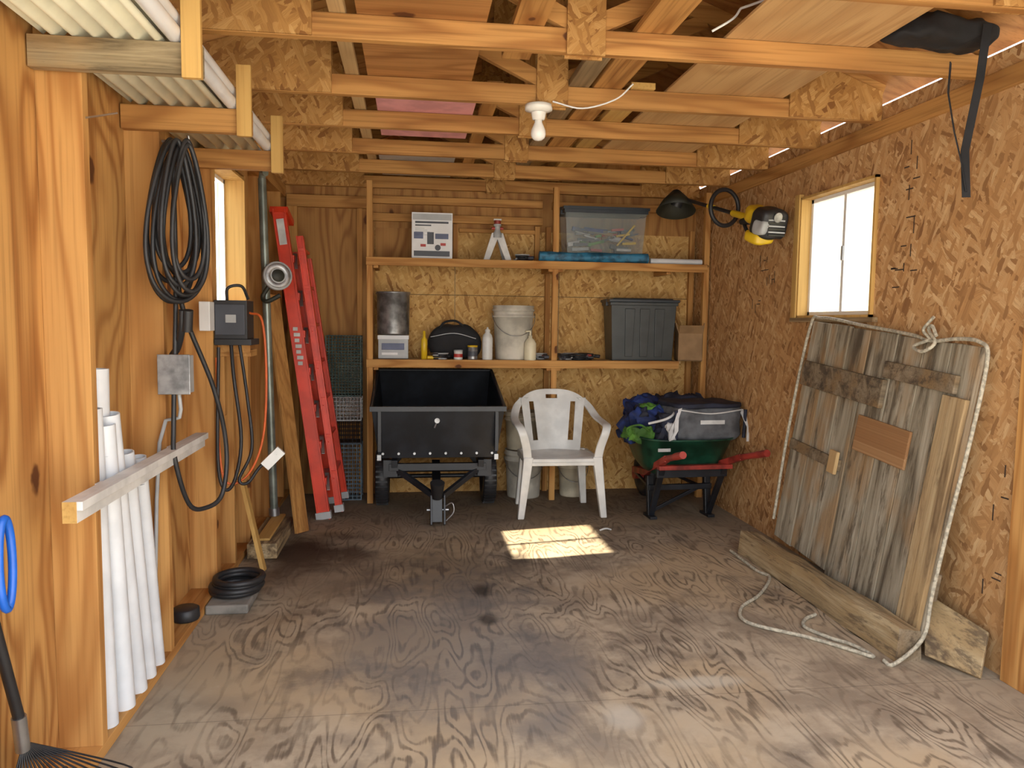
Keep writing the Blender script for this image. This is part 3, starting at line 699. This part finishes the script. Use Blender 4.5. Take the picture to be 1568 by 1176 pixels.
# ------------------------------------------------------------------ wire cages
def cage(x0,x1,y0,y1,z0,z1,mat,step=.03):
    b=MB(); r=.0022
    def seg_(a,c): b.beam(a,c,r*2,r*2,mat,up=(.3,.5,.8))
    nx=int((x1-x0)/step)
    for i in range(nx+1):
        x=x0+(x1-x0)*i/nx
        seg_((x,y0,z0),(x,y0,z1)); seg_((x,y1,z0),(x,y1,z1))
    nz=int((z1-z0)/step)
    for i in range(nz+1):
        z=z0+(z1-z0)*i/nz; seg_((x0,y0,z),(x1,y0,z)); seg_((x0,y1,z),(x1,y1,z)); seg_((x1,y0,z),(x1,y1,z)); seg_((x0,y0,z),(x0,y1,z))
    for z in (z0,z1):
        for i in range(nx+1): seg_((x0+(x1-x0)*i/nx,y0,z),(x0+(x1-x0)*i/nx,y1,z))
    for x in (x0,x1):
        for y in (y0,y1): b.cyl((x,y,z0),(x,y,z1),.005,mat=mat,seg=6)
    b.box(x0,x1,y0,y1,z0,z0+.006,mat)
    return b.done('wire_cage')
cage(-.64,-.38,5.87,6.04,.0,.44,'wire_blue'); cage(-.64,-.38,5.87,6.04,.62,.80,'wire_bright',.026); cage(-.64,-.38,5.87,6.04,.81,1.27,'wire_green',.022)
cage(-.64,-.38,5.87,6.04,.445,.615,'black_metal')

# ------------------------------------------------------------------ wheelbarrow
BM=T(1.93,5.24,0,rz=.06)
def barrow():
    e=empty('wheelbarrow'); M0=BM
    b=MB(); b.M=M0
    def loop(w,y0,y1,z0,z1,n=40,p=.55):
        o=[]
        for i in range(n):
            a=2*math.pi*i/n; cx_=math.copysign(abs(math.cos(a))**p,math.cos(a)); sy_=math.copysign(abs(math.sin(a))**p,math.sin(a))
            t=(sy_+1)/2; o.append((w*cx_*(1-.12*t),y0+(y1-y0)*t,z0+(z1-z0)*t))
        return o
    L=[loop(.24,-.18,.28,.33,.33),loop(.29,-.22,.36,.38,.40),loop(.365,-.30,.50,.585,.62),loop(.38,-.315,.515,.59,.625),loop(.375,-.31,.51,.60,.635),loop(.355,-.29,.49,.585,.62),loop(.26,-.2,.34,.39,.41),loop(.21,-.17,.27,.345,.345)]
    n=40; vs=[p for l in L for p in l]; fs=[(j*n+i,j*n+(i+1)%n,(j+1)*n+(i+1)%n,(j+1)*n+i) for j in range(len(L)-1) for i in range(n)]
    b.add(vs,fs,'green_paint',True); b.add(L[0],[tuple(range(n))[::-1]],'green_paint'); b.add(L[-1],[tuple(range(n))],'green_paint')
    b.beam((-.27,-.292,.53),(-.18,-.292,.53),.006,.022,'white_cloth')
    b.done('tub',parent=e)
    b=MB(); b.M=M0
    for s_ in (-1,1):
        b.beam((s_*.10,.62,.22),(s_*.20,.1,.30),.035,.045,'red_paint')
        b.beam((s_*.20,.1,.30),(s_*.27,-.45,.50),.035,.045,'red_paint'); 
        b.cyl((s_*.27,-.45,.50),(s_*.285,-.70,.565),.021,mat='red_paint',seg=14)
        b.cyl((s_*.285,-.62,.545),(s_*.287,-.74,.576),.024,mat='red_paint',seg=14)
        b.beam((s_*.22,-.02,.30),(s_*.22,-.06,.015),.045,.04,'black_metal'); b.beam((s_*.23,-.28,.40),(s_*.22,-.07,.02),.04,.025,'black_metal')
        b.beam((s_*.22,-.13,.012),(s_*.22,.02,.012),.05,.02,'black_metal')
        b.beam((s_*.20,.0,.20),(s_*.13,.5,.22),.02,.02,'black_metal')
    b.beam((-.24,-.06,.22),(.24,-.06,.22),.03,.04,'black_metal'); b.beam((-.26,-.25,.36),(.26,-.25,.36),.03,.06,'black_metal'); b.beam((-.27,-.3,.41),(.27,-.3,.41),.05,.03,'red_paint')
    b.beam((-.22,-.07,.05),(.22,-.04,.24),.02,.025,'black_metal')
    b.done('frame',bevel=.003,parent=e)
    b=MB(); b.M=M0
    b.lathe((0,.62,.19),[(.05,-.03),(.10,-.025),(.11,-.04),(.16,-.045),(.185,-.03),(.19,0),(.185,.03),(.16,.045),(.11,.04),(.10,.025),(.05,.03)],'black_rubber',axis=(1,0,0)); b.cyl((-.1,.62,.19),(.1,.62,.19),.05,mat='red_paint')
    b.done('wheel',parent=e)
barrow()
def blob(b,c,s,mat,pw=.55,nz=.03,seed=0,M=None,fr=7):
    f=lambda c_,p:math.copysign(abs(c_)**p,c_)
    def fn(u,v):
        th=u*2*math.pi; ph=(v-.5)*math.pi
        p=Vector((s[0]*f(math.cos(th),pw)*f(math.cos(ph),pw),s[1]*f(math.sin(th),pw)*f(math.cos(ph),pw),s[2]*f(math.sin(ph),pw)))
        p+=Vector((mnoise.noise(p*fr+Vector((seed,0,0))),mnoise.noise(p*fr+Vector((0,seed+5,0))),mnoise.noise(p*fr+Vector((0,0,seed+9)))))*nz
        p+=Vector((mnoise.noise(p*fr*2.7+Vector((seed,3,0))),mnoise.noise(p*fr*2.7+Vector((2,seed+5,0))),mnoise.noise(p*fr*2.7+Vector((0,4,seed+9)))))*nz*.5
        if M is not None: p=M@p
        return tuple(p+Vector(c))
    b.grid(fn,44,26,mat)
b=MB(); b.M=BM
blob(b,(.13,-.06,.70),(.26,.19,.135),'grey_cloth',.35,.02,3)
blob(b,(.13,-.06,.825),(.265,.195,.022),'navy_cloth',.35,.012,3)
b.tube([(-.125,-.255,.60),(-.13,-.255,.80)],.012,'navy_cloth',smoothn=1); b.tube([(.385,-.245,.60),(.39,-.25,.80)],.012,'navy_cloth',smoothn=1)
b.box(.05,.23,-.262,-.255,.70,.728,'white_cloth')
b.tube([(-.10,-.25,.80),(.12,-.268,.775),(.37,-.25,.80)],.005,'white_cloth',seg=6)
b.ribbon([(-.10,-.25,.81),(-.14,-.29,.74),(-.15,-.31,.66),(-.19,-.32,.60),(-.18,-.29,.66),(-.13,-.27,.74)],.03,(.9,0,.3),.004,'white_cloth')
b.ribbon([(.37,-.22,.80),(.41,-.27,.68),(.40,-.29,.58),(.42,-.28,.64)],.035,(.9,.2,0),.004,'white_cloth')
b.done('cooler_bag')
b=MB(); b.M=BM
blob(b,(-.22,.08,.66),(.17,.18,.13),'blue_cloth',.5,.07,1,fr=9); blob(b,(-.33,-.06,.615),(.07,.1,.05),'green_cloth',.6,.05,2,fr=12)
blob(b,(-.17,-.16,.67),(.06,.07,.10),'navy_cloth',.45,.05,4,fr=12); blob(b,(-.05,.26,.72),(.26,.12,.11),'blue_cloth',.5,.07,5,fr=9)
blob(b,(-.20,.05,.785),(.10,.10,.025),'green_cloth',.6,.03,6,fr=12); blob(b,(-.15,-.235,.64),(.028,.025,.07),'white_cloth',.5,.03,8,fr=14)
blob(b,(.10,.22,.83),(.18,.10,.03),'navy_cloth',.5,.05,9,fr=10); blob(b,(-.29,.0,.72),(.05,.10,.07),'navy_cloth',.5,.05,13,fr=12)
b.tube([(-.40,-.08,.60),(-.43,-.12,.66),(-.36,-.18,.69),(-.28,-.16,.64)],.008,'green_cloth'); b.tube([(-.3,-.18,.70),(-.2,-.25,.74),(-.12,-.2,.78),(-.1,-.1,.84)],.009,'white_cloth')
b.done('sport_bags')

# ------------------------------------------------------------------ left side objects
def ladder():
    b=MB()
    lean=Vector((-.30,0,2.18)); 
    def P(y,t,dx=0): return Vector((-.60+dx,y,0))+lean*t
    def rail(ya,yb,t0,t1,dx,w=.085):
        a=P(ya,t0,dx); c=P(yb,t1,dx); b.beam(a,c,w,.035,'red_fiberglass',up=(0,1,0))
        b.beam(a+Vector((w/2-.003,0,0)),c+Vector((w/2-.003,0,0)),.010,.055,'red_fiberglass',up=(0,1,0))
        b.beam(a-Vector((w/2-.003,0,0)),c-Vector((w/2-.003,0,0)),.010,.055,'red_fiberglass',up=(0,1,0))
        d=(c-a).normalized(); b.beam(a-d*0,a+d*.05,w+.02,.06,'greybox',up=(0,1,0))
    rail(5.33,5.40,.0,.98,0); rail(5.80,5.70,.0,.86,0)
    rail(5.36,5.42,.02,.9,.11,.045); rail(5.78,5.69,.02,.84,.11,.045)
    for i in range(7):
        t=.12+i*.118; y0=5.33+.07*t; y1=5.80-.10*t
        a=P(y0,t); c=P(y1,t)
        b.beam(a,c,.085,.022,'steel'); b.beam(a+Vector((.045,0,0)),c+Vector((.045,0,0)),.012,.05,'red_fiberglass')
        b.beam(P(y0,t+.03,.11),P(y1,t+.03,.11),.03,.02,'red_fiberglass')
        b.beam(P(y0+.02,t,.1),P(y0+.16,t+.04,.1),.006,.05,'red_fiberglass')
        b.beam(P(y0+.02,t-.03,.05),P(y0+.10,t+.02,.05),.03,.006,'steel')
    b.beam(P(5.38,.98),P(5.60,.95),.12,.04,'red_fiberglass')
    for k,t in enumerate([.50+.018*i for i in range(7)]):
        q=P(5.33+.07*t-.0285,t); b.beam(q-Vector((.02,0,0)),q+Vector((.022 if k%2 else .012,0,0)),.002,.025,'white_cloth')
    q0=P(5.33+.07*.87-.029,.87); q1=P(5.33+.07*.95-.029,.95)
    b.beam(q0,q1,.05,.003,'white_cloth',up=(0,1,0))
    b.done('step_ladder',bevel=.002)
ladder()
b=MB(); b.tube([(-.885,5.02,.11),(-.93,5.0,2.27)],.026,'pole_green',seg=16,smoothn=1); b.tube([(-.93,5.0,2.27),(-.92,4.98,2.30),(-.90,4.96,2.30)],.022,'pole_green',seg=12); b.cyl((-.884,5.02,.11),(-.886,5.02,.16),.034,mat='steel'); b.done('metal_pole')
b=MB(); b.beam((-.695,4.92,.02),(-.905,5.17,1.55),.12,.02,'joist_Z',up=(.86,-.5,0)); b.done('leaning_board',bevel=.002)
b=MB(); b.box(-.94,-.77,4.44,5.06,0,.09,'timber_Y'); b.box(-.90,-.82,4.5,5.08,.09,.105,'yellow_Y'); b.done('wood_block',bevel=.006)
b=MB(); c=Vector((-.83,4.92,1.66)); ax=Vector((.45,-1,.1)).normalized()
b.lathe(c,[(0,-.02),(.085,-.02),(.09,-.015),(.09,.015),(.085,.02),(0,.02)],'greybox',axis=ax); b.lathe(c+ax*.021,[(0,.006),(.035,.006),(.04,0)],'olive_plastic',axis=ax)
b.lathe(c+ax*.019,[(.045,.0),(.052,.004),(.075,.004),(.08,0)],'galv',axis=ax)
b.tube([c+Vector((-.05,0,-.06)),c+Vector((-.09,.0,-.13)),c+Vector((-.06,-.02,-.16)),c+Vector((.02,-.02,-.12))],.014,'olive_plastic'); b.done('measuring_reel')
b=MB()
for (x,y,r,zt,dx,dy) in ((-1.045,2.52,.036,1.06,.0,-.0),(-1.035,2.64,.036,1.22,.01,-.0),(-.995,2.56,.034,1.10,-.01,-.03),(-.985,2.68,.036,1.04,-.01,-.08),(-.985,2.80,.036,1.07,-.01,-.16),(-.985,2.91,.033,.92,-.01,-.14),(-.985,3.02,.030,.88,-.01,-.12),(-1.05,2.74,.03,1.0,.0,-.03)):
    for rr in (r,r*.86): b.cyl((x+.0,y,.042),(x+dx,y+dy,zt),rr,mat='pvc_white',caps=False)
    b.lathe((x+dx,y+dy,zt),[(r*.86,0),(r,0)],'pvc_white',axis=(dx,dy,zt))
    b.lathe((x+dx,y+dy,zt-.1),[(0,0),(r*.86,0)],'print_dark',axis=(dx,dy,zt))
b.done('pvc_pipes')
b=MB(); b.box(-.943,-.905,2.17,3.47,.825,.885,'paint_white'); b.box(-.943,-.905,2.168,2.17,.825,.885,'yellow_Y'); b.box(-.905,-.89,2.17,3.47,.86,.885,'paint_white')
for y in (2.45,3.14): b.box(-.96,-.943,y-.02,y+.02,.83,.88,'paint_white')
b.done('trim_rail_left',bevel=.003)
for y,mt in ((2.38,'rackbeam_X'),(3.08,'joist_X'),(3.80,'joist_X')):
    b=MB(); b.box(XS+.005,-.61,y,y+.038,2.10,2.19,mt); b.box(-.66,-.605,y-.022,y,2.085,2.35,'yellow_Z'); b.done('storage_bracket',bevel=.002)
b=MB()
for k in range(3):
    z0=2.206+.035*k; x0=-1.06+.015*k; W=.34; yl=3.75+.12*(2-k)
    b.grid(lambda u,v:(x0+W*u,1.1+(yl-1.1)*v,z0+.0135*math.sin(u*2*math.pi*6)),72,2,'corrugated')
b.done('corrugated_panels',solid=.003)
b=MB(); b.cyl((-.685,1.2,2.215),(-.685,4.05,2.215),.024,mat='pvc_white'); b.cyl((-.69,1.2,2.262),(-.69,4.02,2.262),.022,mat='pvc_white'); b.done('pvc_conduit')
random.seed(9)
b=MB(); c=Vector((-.885,3.10,1.81)); dirv=Vector((.62,.78,0)).normalized()
for k in range(11):
    w=.105+random.uniform(-.03,.045); hh=.25+random.uniform(-.03,.06)
    cc=c+Vector((random.uniform(-.02,.03),random.uniform(-.03,.0)-.0,-hh+.24+random.uniform(-.015,.015)))
    pts=[]
    for q in range(14):
        a=2*math.pi*q/14; ww=w*(.5+.5*(1-math.sin(a))/2*1.4)
        pts.append(cc+dirv*(ww*math.cos(a))+Vector((0,0,hh*math.sin(a)))+Vector((.006*k-.02,-.006*k,0)))
    b.tube(pts,.0088,'black_rubber',closed=True,smoothn=4)
b.tube([c+Vector((-.02,0,.2)),(-.90,3.08,1.5),(-.91,3.05,1.0),(-.90,3.02,.85),(-.87,3.08,.66),(-.83,3.16,.62),(-.78,3.24,.66),(-.77,3.28,.85),(-.80,3.22,1.1),(-.88,3.12,1.4),(-.9,3.08,1.6)],.0095,'black_rubber')
b.tube([(-.86,3.02,1.42),(-.87,3.04,1.35),(-.90,3.09,1.28),(-.925,3.10,1.24)],.014,'black_rubber')
b.tube([(-.84,3.02,1.42),(-.85,3.04,1.34)],.020,'black_rubber',smoothn=1)
b.tube([(-.955,3.14,2.07),(-.86,3.12,2.07),(-.85,3.11,2.09)],.006,'steel')
b.done('extension_cord')
b=MB(); b.box(-.96,-.85,3.05,3.118,1.10,1.245,'greybox'); b.box(-.965,-.845,3.045,3.05,1.095,1.25,'galv'); b.tube([(-.90,3.09,1.10),(-.90,3.09,1.0),(-.98,3.1,.9),(-1.02,3.1,.05)],.008,'greybox',smoothn=3); b.done('electrical_box',bevel=.003)
b=MB(); b.box(-1.0,-.95,3.77,3.858,1.33,1.47,'vinyl_white'); b.done('wall_outlet',bevel=.003)
BC=empty('battery_charger')
b=MB(); b.box(-.955,-.80,3.87,4.03,1.29,1.48,'black_rubber'); b.box(-.95,-.81,3.862,3.87,1.31,1.46,'print_dark'); b.box(-.90,-.85,3.858,3.862,1.37,1.41,'greybox')
b.box(-.955,-.78,3.86,4.06,1.26,1.29,'black_rubber')
for dx in (0,.05,.1): b.cyl((-.92+dx,3.88,1.29),(-.92+dx,3.88,1.26),.01,mat='red_paint',seg=10)
b.tube([(-.90,3.9,1.48),(-.89,3.88,1.54),(-.83,3.9,1.55),(-.81,3.95,1.49)],.008,'black_rubber'); b.done('body',bevel=.004,parent=BC)
b=MB()
b.tube([(-.80,3.93,1.42),(-.73,3.88,1.38),(-.71,3.86,1.1),(-.73,3.86,.8),(-.80,3.85,.62),(-.90,3.84,.58),(-.935,3.84,.75),(-.94,3.84,1.2)],.006,'orange_cord')
b.tube([(-.88,3.88,1.27),(-.86,3.84,1.1),(-.83,3.84,.8),(-.86,3.83,.6),(-.91,3.83,.55),(-.94,3.83,.7),(-.93,3.84,1.25)],.009,'black_rubber')
b.tube([(-.84,3.88,1.27),(-.80,3.85,1.0),(-.78,3.84,.75),(-.84,3.83,.6),(-.80,3.83,.58),(-.74,3.84,.66),(-.66,3.84,.72)],.008,'black_rubber')
b.beam((-.72,3.84,.66),(-.64,3.85,.74),.03,.05,'plastic_white')
b.done('cables',parent=BC)
b=MB(); b.box(-.955,-.80,3.95,4.1,1.2,1.235,'lumber_Y') ; b.box(-.955,-.93,3.95,3.99,.9,1.2,'lumber_Z'); b.box(-.955,-.80,3.93,3.95,1.22,1.26,'lumber_Y'); b.done('bracket_shelf',bevel=.002,parent=BC)
b=MB()
for k in range(4):
    rr=.110+.008*math.sin(k*2.1); b.tube([(-.855+.006*k+rr*math.cos(a),3.78+rr*math.sin(a),.065+.018*k) for a in [2*math.pi*q/14 for q in range(14)]],.016,'black_rubber',closed=True,smoothn=3)
b.done('rubber_hose_coil')
b=MB(); b.box(-.955,-.76,3.60,3.92,0,.045,'dusty_concrete'); b.done('paver_block',bevel=.008)
b=MB(); b.lathe((-1.0,3.46,.041),[(0,0),(.055,0),(.06,.01),(.058,.05),(.05,.055),(0,.055)],'black_rubber'); b.done('rubber_cap')
b=MB(); b.beam((-.80,4.20,.01),(-.93,4.27,.55),.07,.02,'yellow_Z',up=(1,0,0)); b.done('wood_offcut')
b=MB(); dy=-.12
hd=Vector((-1.02,2.20+dy,.26))
b.cyl((-1.04,2.02+dy,.92),(-1.02,2.18+dy,.34),.014,mat='black_rubber',seg=12); b.cyl((-1.02,2.18+dy,.34),(-1.02,2.195+dy,.24),.018,mat='steel',seg=12)
for i in range(17):
    a=(i-8)/8; tip=Vector((-.96,2.27+dy,0.012))+Vector((.12*a,.16*a,0)); 
    b.tube([hd,hd*.4+tip*.6+Vector((.02,-.01,.02)),tip+Vector((.01,-.012,.03)),tip],.0028,'black_metal',seg=5,smoothn=3)
b.beam(hd+Vector((-.02,-.035,-.13)),hd+Vector((.07,.08,-.13)),.01,.015,'black_metal'); b.done('leaf_rake')
b=MB()
for k in range(2): b.tube([(-.985+.03*k,1.90+.03*math.cos(a),.80+.11*math.sin(a)) for a in [2*math.pi*q/12 for q in range(12)]],.010,'blue_hose',closed=True,smoothn=4)
b.done('blue_hose')
b=MB(); b.tube([(XL,2.45,1.98),(-.90,2.43,1.985),(-.86,2.42,1.99)],.003,'steel',smoothn=2); b.done('nail')

# ------------------------------------------------------------------ ceiling items
b=MB(); x=.60
b.lathe((x,3.639,ZJ-.035),[(0,0),(.03,0),(.035,.003),(.065,.012),(.065,.035),(0,.035)],'porcelain'); b.lathe((x,3.639,ZJ-.035),[(.022,-.035),(.03,-.03),(.036,0)],'porcelain')
b.lathe((x,3.639,ZJ-.165),[(0,0),(.018,.003),(.031,.014),(.036,.03),(.034,.048),(.026,.068),(.018,.085),(.017,.10)],'bulb_glass'); b.lathe((x,3.639,ZJ-.165),[(.018,.09),(.019,.13)],'porcelain')
b.done('ceiling_lamp')
b=MB(); b.tube([(.66,3.60,2.43),(.8,3.58,2.40),(.95,3.55,2.44),(1.02,3.5,2.50)],.004,'vinyl_white',seg=6); b.tube([(1.25,2.86,2.60),(1.4,2.80,2.64),(1.55,2.75,2.66),(1.75,2.6,2.7)],.005,'vinyl_white',seg=6)
b.tube([(1.25,2.86,2.60),(1.22,2.86,2.56),(1.15,2.89,2.52)],.005,'vinyl_white',seg=6); b.done('electrical_wire')
Z1=ZJ+.091
def slab(name,x0,x1,y0,y1,z0,t,mat): 
    b=MB(); b.box(x0,x1,y0,y1,z0,z0+t,mat); return b.done(name,bevel=.002)
slab('plywood_sheet',1.22,1.82,2.35,4.95,Z1,.012,'ply_light')
slab('plywood_sheet',-.20,.28,2.2,3.70,Z1,.012,'ply_roof')
slab('foam_board',-.18,.33,3.75,4.75,Z1,.03,'pink_foam')
slab('long_board',-.30,-.24,1.8,5.6,Z1,.03,'pale_Y'); slab('long_board',.38,.50,1.7,3.3,Z1,.03,'joist_Y'); slab('long_board',.36,.44,3.7,6.0,Z1,.03,'joist_Y')
slab('long_board',.86,1.0,1.9,4.9,Z1,.03,'joist_Y'); slab('long_board',1.04,1.16,3.6,6.0,Z1,.03,'yellow_Y'); slab('tin_sheet',-.22,.3,5.0,6.0,Z1,.015,'greybox')
slab('long_board',.74,.84,3.0,5.9,Z1,.03,'aged_Y')
b=MB(); b.ribbon([(2.08,2.78,2.42),(2.07,2.77,2.3),(2.09,2.75,2.15),(2.13,2.75,2.03),(2.15,2.74,1.92)],.028,(.7,.7,0),.004,'black_cloth'); b.ribbon([(2.18,2.72,2.55),(2.17,2.73,2.35),(2.14,2.75,2.08),(2.15,2.74,1.90)],.03,(.8,-.3,0),.004,'black_cloth'); b.done('hanging_strap')
b=MB(); blob(b,(2.06,2.83,2.545),(.22,.09,.055),'black_cloth',.6,.03,11); b.done('dark_tarp_bundle')
def trimmer():
    e=empty('string_trimmer'); a=Vector((2.18,4.55,2.04)); c=Vector((1.98,5.50,2.33)); d=(c-a).normalized()
    up=Vector((0,0,1)); sd=d.cross(up).normalized()
    b=MB(); b.cyl(a+d*.08,c,.013,mat='black_rubber',seg=14); b.cyl(a+d*.12,a+d*.32,.022,mat='yellow_plastic',seg=14); b.cyl(a+d*.55,a+d*.62,.017,mat='yellow_plastic',seg=14)
    hp=a+d*.42
    pts=[hp+sd*(.11*math.cos(t))+up*(.02+.12*math.sin(t)) for t in [math.pi*2*q/12-1.57 for q in range(12)]]
    b.tube(pts,.015,'black_rubber',closed=True,smoothn=3); b.done('shaft',parent=e)
    b=MB(); Rq=Vector((0,1,0)).rotation_difference(d).to_matrix()
    blob(b,a+d*.03+up*.03,(.075,.09,.055),'yellow_plastic',.6,.02,21,M=Rq); blob(b,a-d*.07,(.10,.07,.095),'black_rubber',.45,.015,22,M=Rq)
    blob(b,a-d*.02+Vector((-.03,0,-.09)),(.075,.08,.035),'yellow_plastic',.5,.015,23,M=Rq)
    blob(b,a-d*.10+Vector((-.075,0,-.02)),(.03,.05,.05),'greybox',.5,.01,25,M=Rq)
    for k in range(7): b.beam(a-d*.145+sd*(-.06)+up*(-.06+.018*k),a-d*.145+sd*.06+up*(-.06+.018*k),.008,.008,'greybox' if k%2 else 'olive_plastic')
    b.cyl(a-d*.13+up*.05,a-d*.16+up*.05,.03,mat='galv'); b.cyl(a+d*.10,a+d*.22+up*(-.04),.035,.02,mat='black_rubber')
    b.tube([a+d*.2+up*(-.03),a+d*.15+up*(-.09),a+d*.05+up*(-.11)],.012,'black_rubber')
    b.done('motor',parent=e)
    b=MB(); b.lathe(c+Vector((-.02,.02,.05)),[(.0,.0),(.03,-.0),(.10,-.08),(.145,-.16),(.14,-.16),(.09,-.075),(0,-.01)],'olive_plastic',axis=(.1,.3,1)); b.cyl(c,c+Vector((-.02,.02,-.06)),.04,mat='black_rubber'); b.done('guard',parent=e)
trimmer()
b=MB(); b.tube([(1.26,4.85,.006),(1.30,4.84,.02),(1.34,4.86,.006)],.006,'white_cloth',seg=6); b.done('paper_scrap')

# ------------------------------------------------------------------ camera, light
cam=bpy.data.cameras.new('camera'); co=bpy.data.objects.new('camera',cam); SC.collection.objects.link(co); SC.camera=co
ya,pi_,ro=math.radians(7.66),math.radians(4.67),math.radians(.75)
cy,sy,cp,sp=math.cos(ya),math.sin(ya),math.cos(pi_),math.sin(pi_)
f=Vector((sy*cp,cy*cp,-sp)); r=Vector((cy,-sy,0)); u=r.cross(f); cr,sr=math.cos(ro),math.sin(ro)
r2=cr*r+sr*u; u2=-sr*r+cr*u
Mc=Matrix((( r2.x,u2.x,-f.x,0),(r2.y,u2.y,-f.y,0),(r2.z,u2.z,-f.z,1.39),(0,0,0,1))); co.matrix_world=Mc
cam.sensor_width=36; cam.lens=1156/1568*36; cam.clip_start=.05
sd=Vector((1.07,.19,-1.0)).normalized()
L=bpy.data.lights.new('sun','SUN'); L.energy=17.; L.angle=.012; L.color=(1,.88,.66); lo=bpy.data.objects.new('sun',L); SC.collection.objects.link(lo)
lo.rotation_euler=sd.to_track_quat('-Z','Y').to_euler(); lo.location=(-6,-2,8)
w=bpy.data.worlds.new('sky'); SC.world=w; w.use_nodes=True; nt=w.node_tree; g=G(nt)
bg=nt.nodes['Background']
tc=g.n('ShaderNodeTexCoord').outputs['Generated']; sz=g.n('ShaderNodeSeparateXYZ',{0:tc}).outputs[2]
col=g.mix(g.ss(sz,-.05,.6),(1.0,.97,.92),(.76,.85,1.0)); nt.links.new(col,bg.inputs[0]); bg.inputs[1].default_value=3.5
pl=bpy.data.lights.new('portal','AREA'); pl.shape='RECTANGLE'; pl.size=3.4; pl.size_y=2.4; pl.cycles.is_portal=True
po=bpy.data.objects.new('portal',pl); SC.collection.objects.link(po); po.location=(.63,YF-.06,1.19); po.rotation_euler=(math.radians(90),0,math.radians(0))
SC.view_settings.view_transform='Standard'; SC.view_settings.look='None'; SC.view_settings.exposure=.42; SC.view_settings.gamma=1.06
